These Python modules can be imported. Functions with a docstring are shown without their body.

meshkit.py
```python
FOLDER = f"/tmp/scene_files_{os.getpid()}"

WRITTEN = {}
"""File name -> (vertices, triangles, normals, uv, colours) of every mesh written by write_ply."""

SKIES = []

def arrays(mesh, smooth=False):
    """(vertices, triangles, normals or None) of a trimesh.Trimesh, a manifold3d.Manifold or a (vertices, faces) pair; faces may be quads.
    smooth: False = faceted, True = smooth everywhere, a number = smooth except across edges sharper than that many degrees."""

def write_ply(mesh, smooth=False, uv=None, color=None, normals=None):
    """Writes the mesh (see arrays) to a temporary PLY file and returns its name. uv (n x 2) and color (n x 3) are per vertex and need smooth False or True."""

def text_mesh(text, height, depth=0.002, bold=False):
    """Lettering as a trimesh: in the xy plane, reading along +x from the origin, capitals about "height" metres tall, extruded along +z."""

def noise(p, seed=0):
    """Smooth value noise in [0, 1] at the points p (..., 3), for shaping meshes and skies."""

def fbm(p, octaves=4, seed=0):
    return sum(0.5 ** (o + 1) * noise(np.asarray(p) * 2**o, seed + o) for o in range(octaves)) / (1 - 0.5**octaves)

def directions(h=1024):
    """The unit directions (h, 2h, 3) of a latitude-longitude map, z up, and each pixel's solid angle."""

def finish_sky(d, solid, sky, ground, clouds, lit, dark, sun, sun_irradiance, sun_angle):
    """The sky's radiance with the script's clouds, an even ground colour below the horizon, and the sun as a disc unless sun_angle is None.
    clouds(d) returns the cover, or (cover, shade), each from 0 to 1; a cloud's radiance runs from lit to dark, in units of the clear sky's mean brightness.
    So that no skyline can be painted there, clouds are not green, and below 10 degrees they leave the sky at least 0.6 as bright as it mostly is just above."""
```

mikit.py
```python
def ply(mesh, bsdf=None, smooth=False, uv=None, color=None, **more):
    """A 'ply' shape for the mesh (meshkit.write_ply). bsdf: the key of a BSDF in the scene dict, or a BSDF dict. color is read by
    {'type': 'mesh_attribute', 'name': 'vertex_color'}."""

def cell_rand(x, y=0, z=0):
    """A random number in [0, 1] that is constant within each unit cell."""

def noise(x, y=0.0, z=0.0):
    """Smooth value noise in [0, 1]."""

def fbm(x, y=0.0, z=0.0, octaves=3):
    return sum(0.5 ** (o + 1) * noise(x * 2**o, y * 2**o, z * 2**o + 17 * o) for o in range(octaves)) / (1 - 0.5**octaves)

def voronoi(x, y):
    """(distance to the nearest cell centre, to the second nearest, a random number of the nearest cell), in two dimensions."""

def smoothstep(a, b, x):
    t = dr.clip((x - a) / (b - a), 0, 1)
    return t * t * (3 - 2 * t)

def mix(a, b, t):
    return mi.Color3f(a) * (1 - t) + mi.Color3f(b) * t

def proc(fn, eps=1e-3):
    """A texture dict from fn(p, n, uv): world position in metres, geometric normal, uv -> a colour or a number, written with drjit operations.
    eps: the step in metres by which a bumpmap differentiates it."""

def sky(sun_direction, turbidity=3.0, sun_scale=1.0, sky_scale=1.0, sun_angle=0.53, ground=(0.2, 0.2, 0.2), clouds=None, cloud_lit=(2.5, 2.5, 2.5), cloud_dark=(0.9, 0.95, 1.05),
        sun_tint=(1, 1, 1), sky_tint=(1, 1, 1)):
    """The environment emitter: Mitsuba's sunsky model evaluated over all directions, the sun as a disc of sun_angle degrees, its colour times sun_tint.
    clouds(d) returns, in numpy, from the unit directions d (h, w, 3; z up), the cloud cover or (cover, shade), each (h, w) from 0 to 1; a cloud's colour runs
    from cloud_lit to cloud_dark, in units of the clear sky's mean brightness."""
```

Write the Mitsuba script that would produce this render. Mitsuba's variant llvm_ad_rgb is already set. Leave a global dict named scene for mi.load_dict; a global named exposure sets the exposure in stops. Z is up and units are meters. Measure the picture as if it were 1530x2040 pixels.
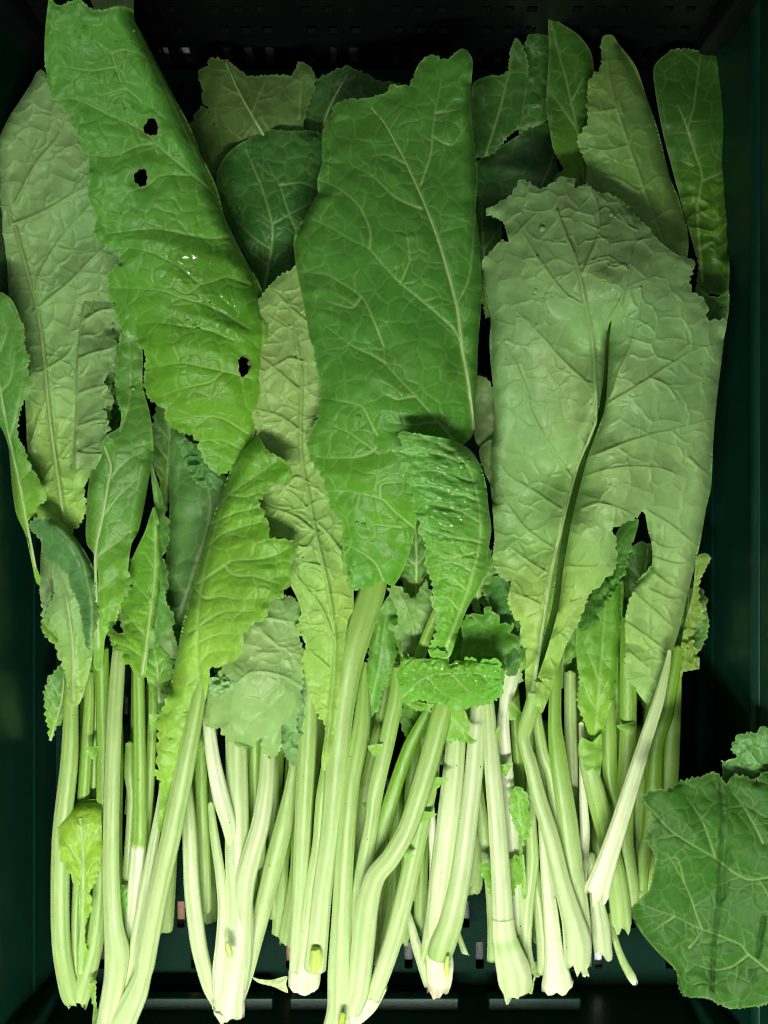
import math, numpy as np, trimesh, shapely, mitsuba as mi, mikit, meshkit
from mikit import proc, noise, fbm, smoothstep, mix
from scipy.spatial import Delaunay, cKDTree
from scipy.interpolate import RBFInterpolator
from shapely.geometry import Polygon, box
T = mi.ScalarTransform4f
scene, labels = {'type': 'scene'}, {}

# ------------------------------------------------------------------ camera, lamps, exposure
CAM_H, Z_REF, S = 0.75, 0.12, 0.27e-3          # camera above the crate floor, level of the leaves, metres per trace unit at that level
exposure = 1.08
scene['camera'] = {'type': 'thinlens', 'fov': 2 * math.degrees(math.atan(1020 * S / (CAM_H - Z_REF))), 'fov_axis': 'y',
                   'to_world': T().look_at(origin=[0, 0, CAM_H], target=[0, 0, 0], up=[0, 1, 0]), 'near_clip': 0.01, 'far_clip': 20,
                   'aperture_radius': 0.0012, 'focus_distance': CAM_H - 0.115}
def lamp(key, size, pos, rot, power, label):
    m = trimesh.creation.box([size[0], size[1], 0.006])
    scene[key] = {'type': 'rectangle', 'to_world': T().translate(pos).rotate([1, 0, 0], rot).scale([size[0] / 2, size[1] / 2, 1]),
                  'emitter': {'type': 'area', 'radiance': {'type': 'rgb', 'value': power}}}
    labels[key] = {'label': label, 'category': 'lamp'}
lamp('tube_lamp', (0.34, 0.08), [-0.05, -0.40, 0.80], 180 - 23, [66, 67, 60], 'white lamp above the front end of the crate, out of the picture')
lamp('added_glint_lamp', (0.95, 0.07), [-0.02, -0.01, 1.5], 180, [3.4, 3.5, 3.7], 'unseen white tube lamp added above the crate for glints on wet leaves')  # unseen tube added for sheen and glints on the wet blades
lamp('added_fill_lamp', (1.2, 0.6), [0.3, -1.2, 2.4], 180 - 25, [0.9, 0.9, 0.85], 'unseen white lamp added overhead for weak ambient fill')  # unseen source added as soft fill

# ------------------------------------------------------------------ helpers
def P(x, y, z):
    """Plan position of a trace point lying z metres above the crate floor."""
    k = S * (CAM_H - np.asarray(z)) / (CAM_H - Z_REF)
    return np.stack([(np.asarray(x) - 765) * k, (1020 - np.asarray(y)) * k, np.broadcast_to(z, np.shape(x))], -1)
used = {}
def numbered(key):
    n = used.get(key, -1) + 1
    used[key] = n
    return key if n == 0 else f'{key}_{n:03d}'
def add(name, shape, parent=None, label=None, category=None, group=None, kind=None):
    key = numbered(parent + '__' + name if parent else name)
    scene[key] = shape
    d = {k: v for k, v in dict(label=label, category=category, group=group, kind=kind).items() if v}
    if d: labels[key] = d
    return key
def thing(name, label, category, group=None):
    key = numbered(name)
    labels[key] = {'label': label, 'category': category}
    if group: labels[key]['group'] = group
    return key
def rng_for(key):
    return np.random.default_rng(sum(ord(c) * (i + 7) for i, c in enumerate(key)) % 2**31)
def spline(pts, step, closed=False):
    """Catmull-Rom through the rows of pts, about 'step' apart by the first two columns."""
    p = np.asarray(pts, float)
    n = len(p)
    q = np.vstack([p[-1:], p, p[:2]]) if closed else np.vstack([2 * p[:1] - p[1:2], p, 2 * p[-1:] - p[-2:-1]])
    out = []
    for i in range(n if closed else n - 1):
        a, b, c, d = q[i:i + 4]
        m = max(1, int(np.ceil(np.linalg.norm((c - b)[:2]) / step)))
        t = (np.arange(m) / m)[:, None]
        t1, t2 = 0.5 * (c - a) * 0.85, 0.5 * (d - b) * 0.85
        out.append((2 * t**3 - 3 * t**2 + 1) * b + (t**3 - 2 * t**2 + t) * t1 + (-2 * t**3 + 3 * t**2) * c + (t**3 - t**2) * t2)
    if not closed: out.append(p[-1:])
    return np.vstack(out)
def seg_dist(q, line):
    """Distance of points q to a polyline, and how far along it (0..1) the foot lies."""
    line = np.asarray(line, float)
    a, b = line[:-1], line[1:]
    L = np.linalg.norm(b - a, axis=1)
    cum = np.concatenate([[0], np.cumsum(L)])
    best, at = np.full(len(q), 1e9), np.zeros(len(q))
    near = np.flatnonzero(np.all((q > line.min(0) - 60) & (q < line.max(0) + 60), 1))
    if len(near) < 0.7 * len(q):
        best[near], at[near] = seg_dist(q[near], line) if len(near) else (best[near], at[near])
        return best, at
    for i in range(len(a)):
        if L[i] < 1e-9: continue
        d = (b[i] - a[i]) / L[i]
        t = np.clip((q - a[i]) @ d, 0, L[i])
        e = q - a[i] - t[:, None] * d
        e = np.hypot(e[:, 0], e[:, 1])
        m = e < best
        best[m], at[m] = e[m], (cum[i] + t[m]) / cum[-1]
    return best, at
def n2(x, y, s, seed=0, o=2):
    return meshkit.fbm(np.stack([x / s + 31.7, y / s + 11.3, np.full_like(x, seed * 3.7 + 0.5)], -1), o, seed) * 2 - 1
def outline_of(pts, rng, step=2.5, amp=1.0):
    """Closed outline: rows (x, y) smooth or (x, y, tooth) with teeth up to the next row."""
    p = np.array([(q[0], q[1], q[2] if len(q) > 2 else 0) for q in pts], float)
    c = spline(p[:, :2], step, True)
    # tooth size carried over from the row that begins each stretch
    idx = cKDTree(c).query(p[:, :2])[1]
    tooth = np.zeros(len(c))
    for i in range(len(p)):
        j0, j1 = idx[i], idx[(i + 1) % len(p)]
        if j1 <= j0: j1 += len(c)
        tooth[np.arange(j0, j1) % len(c)] = p[i, 2]
    area = 0.5 * np.sum(c[:, 0] * np.roll(c[:, 1], -1) - np.roll(c[:, 0], -1) * c[:, 1])
    t = np.roll(c, -2, 0) - np.roll(c, 2, 0)
    t /= np.linalg.norm(t, axis=1, keepdims=True) + 1e-9
    nrm = np.stack([t[:, 1], -t[:, 0]], 1) * (1 if area > 0 else -1)
    s = np.concatenate([[0], np.cumsum(np.linalg.norm(np.diff(c, axis=0), axis=1))])
    off, pos, ph0 = np.zeros(len(c)), 0.0, rng.uniform(0, 6)
    while pos < s[-1]:
        a = tooth[min(len(c) - 1, np.searchsorted(s, pos))]
        w = rng.uniform(2.2, 4.6) * max(a, 2.5) * rng.choice([0.7, 1, 1.5])
        m = (s >= pos) & (s < pos + w)
        u = (s[m] - pos) / w
        k = rng.uniform(0.25, 0.75)
        off[m] = (0.9 if a > 0 else 0) * a * 1.1 * math.sin(pos / 17.0 + ph0) * (0.6 if a < 3 else 1) + (np.where(u < k, (u / k) ** 1.3, ((1 - u) / (1 - k)) ** 0.8) - 0.4) * rng.uniform(0.6, 1.9) * a * amp
        pos += w
    poly = Polygon(c + nrm * off[:, None]).buffer(0)
    if poly.geom_type != 'Polygon': poly = max(poly.geoms, key=lambda g: g.area)
    return poly

# ------------------------------------------------------------------ materials
VC = {'type': 'mesh_attribute', 'name': 'vertex_color'}
scene['leaf_mat'] = {'type': 'blendbsdf', 'weight': 0.12,
    'surface': {'type': 'twosided', 'bsdf': {'type': 'principled', 'base_color': VC, 'specular': 0.29, 'flatness': 0.2,
                'roughness': proc(lambda p, n, uv: 0.45 - 0.33 * uv.x + 0.10 * (fbm(p.x * 900, p.y * 900, p.z * 900, 2) - 0.5))}},
    'glow_through': {'type': 'principledthin', 'base_color': VC, 'roughness': 0.6, 'eta': 1.3, 'diff_trans': 1.9}}
scene['stalk_mat'] = {'type': 'twosided', 'bsdf': {'type': 'principled', 'base_color': VC, 'roughness': proc(lambda p, n, uv: 0.36 + 0.14 * fbm(p.x * 700, p.y * 160, p.z * 700, 2)), 'specular': 0.32, 'flatness': 0.4}}
def plastic_col(p, n, uv):
    d = 0.5 * smoothstep(0.55, 0.8, fbm(p.x * 40, p.y * 40, p.z * 40, 4))
    return mix((0.002, 0.024, 0.015), (0.004, 0.036, 0.024), d)
scene['crate_mat'] = {'type': 'twosided', 'bsdf': {'type': 'principled', 'base_color': proc(plastic_col), 'specular': 0.3,
                      'roughness': proc(lambda p, n, uv: 0.26 + 0.2 * fbm(p.x * 60, p.y * 60, p.z * 25, 3))}}
scene['floor_mat'] = {'type': 'twosided', 'bsdf': {'type': 'principled', 'base_color': {'type': 'rgb', 'value': [0.002, 0.018, 0.011]}, 'specular': 0.05, 'roughness': 0.62}}
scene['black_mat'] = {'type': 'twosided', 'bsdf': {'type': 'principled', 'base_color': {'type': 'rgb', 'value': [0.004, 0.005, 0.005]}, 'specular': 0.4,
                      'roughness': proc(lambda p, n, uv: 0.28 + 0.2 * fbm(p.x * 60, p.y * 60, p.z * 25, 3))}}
scene['grey_mat'] = {'type': 'twosided', 'bsdf': {'type': 'diffuse', 'reflectance': {'type': 'rgb', 'value': [0.45, 0.45, 0.45]}}}
scene['board_mat'] = {'type': 'twosided', 'bsdf': {'type': 'diffuse', 'reflectance': proc(lambda p, n, uv: mix((0.26, 0.15, 0.10), (0.42, 0.27, 0.19), fbm(p.x * 30, p.y * 220, 0, 3)))}}
scene['paper_mat'] = {'type': 'twosided', 'bsdf': {'type': 'diffuse', 'reflectance': {'type': 'rgb', 'value': [0.8, 0.8, 0.78]}}}
scene['ink_mat'] = {'type': 'twosided', 'bsdf': {'type': 'diffuse', 'reflectance': {'type': 'rgb', 'value': [0.02, 0.02, 0.02]}}}
scene['drop_mat'] = {'type': 'principled', 'base_color': VC, 'roughness': 0.06, 'specular': 0.6}
scene['dirt_mat'] = {'type': 'twosided', 'bsdf': {'type': 'diffuse', 'reflectance': {'type': 'rgb', 'value': [0.03, 0.025, 0.012]}}}

# albedos; UP_D lowered to include shade at the back
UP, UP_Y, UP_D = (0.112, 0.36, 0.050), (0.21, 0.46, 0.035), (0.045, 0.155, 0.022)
UN, UN_Y, UN_G = (0.262, 0.46, 0.160), (0.31, 0.525, 0.095), (0.20, 0.36, 0.16)
VEIN_UP, VEIN_UN = (0.40, 0.60, 0.20), (0.34, 0.50, 0.17)

# ------------------------------------------------------------------ leaves
LEAVES = {}
def leaf(parent, name, pts, z, mid=None, veins=(), under=False, col=None, colbase=None, base=None, folds=(), holes=(), rough=0.10, tert=46, blister=1.0,
         h=2.5, midw=(5, 1.5), wet=(), drops=0, crumple=(), specks=0, amp=1.0, label=None, bruise=(), vstr=1.0, edge=0.42, bumps=(), matte=0.0):
    """pts outline; z rows (x, y, height in cm); veins polylines; folds (polyline, radius, drop cm): the blade rolls down there;
    base (x, y, reach): yellower there; crumple (x, y, radius, cm, size)."""
    key = numbered(parent + '__' + name)
    rng = rng_for(key)
    poly = outline_of(pts, rng, h, amp)
    for (cx, cy, r, e) in holes:
        a = np.linspace(0, 2 * np.pi, 26)[:-1]
        rr = r * (1 + 0.10 * np.sin(3 * a + cx) + 0.07 * np.sin(7 * a + cy) + 0.05 * rng.standard_normal(25))
        poly = poly.difference(Polygon(np.stack([cx + rr * np.cos(a), cy + rr * e * np.sin(a)], 1)))
    if poly.geom_type != 'Polygon': poly = max(poly.geoms, key=lambda g: g.area)
    rings = [np.array(poly.exterior.segmentize(h).coords)[:-1]] + [np.array(r.segmentize(h).coords)[:-1] for r in poly.interiors]
    bpts = np.vstack(rings)
    x0, y0, x1, y1 = poly.bounds
    gx, gy = np.meshgrid(np.arange(x0, x1, h), np.arange(y0, y1, h * 0.866))
    gx[1::2] += h / 2
    g = np.stack([gx.ravel(), gy.ravel()], 1) + rng.uniform(-0.12, 0.12, (gx.size, 2)) * h
    shapely.prepare(poly)
    g = g[shapely.contains_xy(poly, g[:, 0], g[:, 1])]
    btree = cKDTree(bpts)
    g = g[btree.query(g)[0] > 0.55 * h]
    q = np.vstack([bpts, g])
    f = Delaunay(q).simplices
    c = q[f].mean(1)
    f = f[shapely.contains_xy(poly, c[:, 0], c[:, 1])]
    u, inv = np.unique(f, return_inverse=True)
    q, f = q[u], inv.reshape(-1, 3)
    e1, e2 = q[f[:, 1]] - q[f[:, 0]], q[f[:, 2]] - q[f[:, 0]]
    flip = e1[:, 0] * e2[:, 1] - e1[:, 1] * e2[:, 0] > 0           # trace y runs down: make normals point up
    f[flip] = f[flip][:, ::-1]
    x, y = q[:, 0], q[:, 1]
    ctr = q.mean(0)
    # large shape
    zc = np.array(z, float)
    if len(zc) == 1: Z = np.full(len(q), zc[0, 2])
    else: Z = RBFInterpolator(zc[:, :2] / 100, zc[:, 2], kernel='linear' if len(zc) < 4 else 'thin_plate_spline', degree=min(1, max(0, len(zc) - 3)), smoothing=1e-3)(q / 100)
    seed = int(rng.integers(1000))
    de = btree.query(q)[0]
    Z = Z + rough * (n2(x, y, 130, seed) * 3.0 + n2(x, y, 55, seed + 1) * 0.9)
    Z = Z + edge * n2(x, y, 34, seed + 2) * np.exp(-de / 30) * (0 if not rough else 1)
    for (cx, cy, rx, ry, an, a) in bumps:                           # long low ridges where the blade buckles
        ca, sa = math.cos(math.radians(an)), math.sin(math.radians(an))
        X_, Y_ = (x - cx) * ca + (y - cy) * sa, -(x - cx) * sa + (y - cy) * ca
        Z = Z + a * np.exp(-(X_ / rx) ** 2 - ((Y_ + 3 * n2(x, y, 24, seed + 3)) / ry) ** 2)
    Z = Z - 0.09 * np.exp(-(de / 7) ** 2)
    for (line, r, drop) in folds:
        d, _ = seg_dist(q, spline(line, 12))
        t = np.clip(1 - d / r, 0, 1)
        Z = Z - drop * (1 - np.sqrt(np.maximum(0, 1 - t * t)))
    # veins
    w = np.zeros(len(q)); ridge = np.zeros(len(q)); dv = np.full(len(q), 1e9); dl = np.full(len(q), 1e9)
    lines = [(spline(v, 9), (2.7, 0.9)) for v in veins]
    inside = lambda a: shapely.contains_xy(poly, a[0], a[1])
    for v in (list(veins) + ([mid] if mid is not None else [])) if tert > 25 else ():      # side branches, angular, a few per vein
        c = spline(v, 9)
        s = np.concatenate([[0], np.cumsum(np.linalg.norm(np.diff(c, axis=0), axis=1))])
        pos, side_ = rng.uniform(15, 45), rng.choice([-1, 1])
        while pos < s[-1] - 8:
            j = min(len(c) - 2, int(np.searchsorted(s, pos)))
            th = math.atan2(*(c[j + 1] - c[j])[::-1]) + side_ * math.radians(rng.uniform(42, 78))
            pt, br = c[j].copy(), [c[j].copy()]
            for _ in range(int(rng.integers(2, 5))):
                pt = pt + rng.uniform(0.35, 0.75) * tert * 0.6 * np.array([math.cos(th), math.sin(th)])
                th += rng.normal(0, 0.5)
                br.append(pt.copy())
            lines.append((np.array(br), (1.35, 0.55)))
            pos += rng.uniform(0.55, 1.25) * tert; side_ = -side_
    if mid is not None: lines.append((spline(mid, 9), midw))
    for line, (wa, wb) in lines:
        line = line + np.stack([n2(line[:, 0], line[:, 1], 40, seed + 4), n2(line[:, 0], line[:, 1], 40, seed + 5)], 1) * (2.0 if wa < 4 else 0.4)
        d, t = seg_dist(q, line)
        hw = wa + (wb - wa) * t
        v = np.exp(-(d / (hw * 0.75 + 0.6)) ** 2)
        w = np.maximum(w, (1 if wa > 2 else 0.62) * v * (0.55 + 0.45 * np.clip(hw / 4, 0, 1)) * (1 - 0.45 * t))
        ridge = np.maximum(ridge, np.exp(-(d / (hw * 1.0 + 1.0)) ** 2) * np.clip(hw / 2.6, 0.25, 1.6))
        dv = np.minimum(dv, d)
        if wa > 2: dl = np.minimum(dl, d)
    # net of small veins: borders of jittered cells, at two sizes
    def net(size, sd, stretch=1.0):
        r2 = np.random.default_rng(sd)
        xs, ys = np.meshgrid(np.arange(x0 - 2 * size, x1 + 2 * size, size), np.arange(y0 - 2 * size, y1 + 2 * size, size * stretch))
        s = np.stack([xs.ravel(), ys.ravel()], 1) + r2.uniform(-0.42, 0.42, (xs.size, 2)) * [size, size * stretch]
        qq = q + 0.26 * size * np.stack([n2(x, y, size * 0.6, seed + 6), n2(x, y, size * 0.6, seed + 7)], 1)
        d, i = cKDTree(s).query(qq, k=2)
        return (d[:, 1]**2 - d[:, 0]**2) / (2 * np.linalg.norm(s[i[:, 1]] - s[i[:, 0]], axis=1) + 1e-9)
    ea, eb = net(tert, seed + 11, 0.8), net(tert * 0.42, seed + 12)
    fade = 0.75 + 0.5 * n2(x, y, 90, seed + 13)
    ta, tb = np.exp(-(ea / 1.7) ** 2) * np.clip(fade, 0.1, 1), np.exp(-(eb / 1.25) ** 2) * np.clip(fade - 0.25, 0.05, 0.8)
    dcell = np.minimum(dv / 1.3, ea)
    puff = 1 - np.exp(-(dcell / (tert * 0.30)) ** 2)
    quilt = 1 - np.exp(-(dl / 24) ** 2)
    Z = Z + (0.0 if not len(veins) else blister * 0.10 * (quilt - 0.5) * (-0.7 if under else 1) * (1 + 0.8 * n2(x, y, 60, seed + 23)))
    if under: Z = Z + blister * (0.105 * ridge + 0.040 * ta + 0.012 * tb - 0.040 * puff + 0.012 * n2(x, y, 16, seed + 20))
    else: Z = Z + blister * (0.042 * puff * (0.6 + 0.8 * n2(x, y, 80, seed + 22)) - 0.045 * np.clip(ridge, 0, 1) - 0.024 * ta - 0.006 * tb + 0.012 * n2(x, y, 16, seed + 20))
    for (cx, cy, r, a, size, *more) in crumple:                     # more: direction in degrees and stretch of the wrinkles
        m = np.exp(-((x - cx)**2 + (y - cy)**2) / r**2)
        an, st = (math.radians(more[0]), more[1]) if more else (0, 1)
        xr, yr = (x * math.cos(an) - y * math.sin(an)) / st, x * math.sin(an) + y * math.cos(an)
        nn = n2(xr, yr, size, seed + 21, 2); Z = Z + m * a * (0.5 - np.abs(nn) * 1.8)
    # colour of the blade itself
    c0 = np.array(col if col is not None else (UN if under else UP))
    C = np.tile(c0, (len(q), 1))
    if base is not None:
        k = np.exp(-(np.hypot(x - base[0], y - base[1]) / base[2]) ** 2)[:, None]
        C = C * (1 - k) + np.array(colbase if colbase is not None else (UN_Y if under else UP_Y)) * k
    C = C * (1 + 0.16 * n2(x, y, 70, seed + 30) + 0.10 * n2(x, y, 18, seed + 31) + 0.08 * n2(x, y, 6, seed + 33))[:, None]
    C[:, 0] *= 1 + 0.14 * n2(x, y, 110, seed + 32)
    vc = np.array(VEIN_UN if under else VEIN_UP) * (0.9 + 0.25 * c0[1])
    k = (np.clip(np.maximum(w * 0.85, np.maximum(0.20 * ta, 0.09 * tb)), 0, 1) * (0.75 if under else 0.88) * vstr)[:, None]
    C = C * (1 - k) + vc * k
    k = (0.30 * np.exp(-de / 2.0))[:, None]
    C = C * (1 - k) + vc * k
    if len(poly.interiors):
        k = (0.8 * np.exp(-(cKDTree(np.vstack(rings[1:])).query(q)[0] / 2.2) ** 2))[:, None]
        C = C * (1 - k) + np.array((0.20, 0.20, 0.06)) * k
    for (line, r, s) in bruise:
        d, _ = seg_dist(q, spline(line, 10))
        k = (np.exp(-(d / (r * (0.8 + 0.7 * n2(x, y, 16, seed + 40)) + 1)) ** 2) * s * np.clip(0.75 + 0.9 * n2(x, y, 24, seed + 41), 0, 1))[:, None]
        C = C * (1 - k) + np.array((0.006, 0.022, 0.008)) * k
        Z = Z - 0.35 * k[:, 0]
    wetv = np.full(len(q), -matte)
    for (cx, cy, rx, ry) in wet:
        m = 1.2 - np.sqrt(((x - cx) / rx)**2 + ((y - cy) / ry)**2) + 0.7 * n2(x, y, 20, seed + 50)
        wetv = np.maximum(wetv, np.clip(m * 2, 0, 1))
    C = C * (1 - 0.18 * np.maximum(wetv, 0)[:, None])
    V = P(x, y, Z * 0.01)
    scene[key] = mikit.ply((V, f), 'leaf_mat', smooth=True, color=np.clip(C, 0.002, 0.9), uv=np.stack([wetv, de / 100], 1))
    if label: labels[key] = {'label': label}
    surf = cKDTree(q)
    zat = lambda a, b: Z[surf.query(np.stack([np.atleast_1d(a), np.atleast_1d(b)], 1))[1]]
    if mid is not None and midw[0] >= 5:                            # the raised midrib itself
        m = spline(mid, 5)
        keep = surf.query(m)[0] < 3
        m = m[keep]
        if len(m) > 4:
            t = np.linspace(0, 1, len(m))
            zz = zat(m[:, 0], m[:, 1])
            zz = np.convolve(np.pad(zz, 3, 'edge'), np.ones(7) / 7, 'valid')
            tube(key, 'midrib', np.column_stack([m, zz - 0.02 * 0 , midw[0] * (1 - t) * 0.62 + midw[1] * 0.8 * t]), cols=[(0, VEIN_UN if under else (0.36, 0.55, 0.19)), (1, np.array(VEIN_UN if under else VEIN_UP) * 0.8)], flat=0.45, segs=8, raw=True)
    if drops:
        ms = []
        i = rng.choice(len(q), drops * 3)
        i = i[de[i] > 8][:drops]
        cl = rng.choice(i, max(1, len(i) // 5)) if len(i) else i
        for j in i:
            a = q[j] if rng.random() < 0.35 else q[rng.choice(cl)] + rng.normal(0, 13, 2)
            if not shapely.contains_xy(poly, *a): continue
            s = rng.uniform(0.0004, 0.0011) * rng.choice([0.6, 1, 1.4])
            b = trimesh.creation.icosphere(2, 1.0)
            b.apply_scale([s * rng.uniform(0.8, 1.5), s * rng.uniform(0.8, 1.3), s * 0.55])
            b.apply_translation(P(a[0], a[1], zat(*a)[0] * 0.01 + s * 0.12))
            ms.append(b)
        if ms: add('water_drops', mikit.ply(mm := trimesh.util.concatenate(ms), 'drop_mat', smooth=True, color=np.tile(c0 * 0.75, (len(mm.vertices), 1))), key, kind='stuff')
    if specks:
        ms = []
        for j in rng.choice(len(q), specks):
            b = trimesh.creation.icosphere(1, 1.0)
            s = rng.uniform(0.0002, 0.00042)
            b.apply_scale([s * rng.uniform(0.7, 2), s, s * 0.4])
            b.apply_transform(trimesh.transformations.rotation_matrix(rng.uniform(0, 3), [0, 0, 1]))
            b.apply_translation(V[j] + [0, 0, 0.0003])
            ms.append(b)
        add('soil_specks', mikit.ply(trimesh.util.concatenate(ms), 'dirt_mat', smooth=True), key, kind='stuff')
    return key

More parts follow.
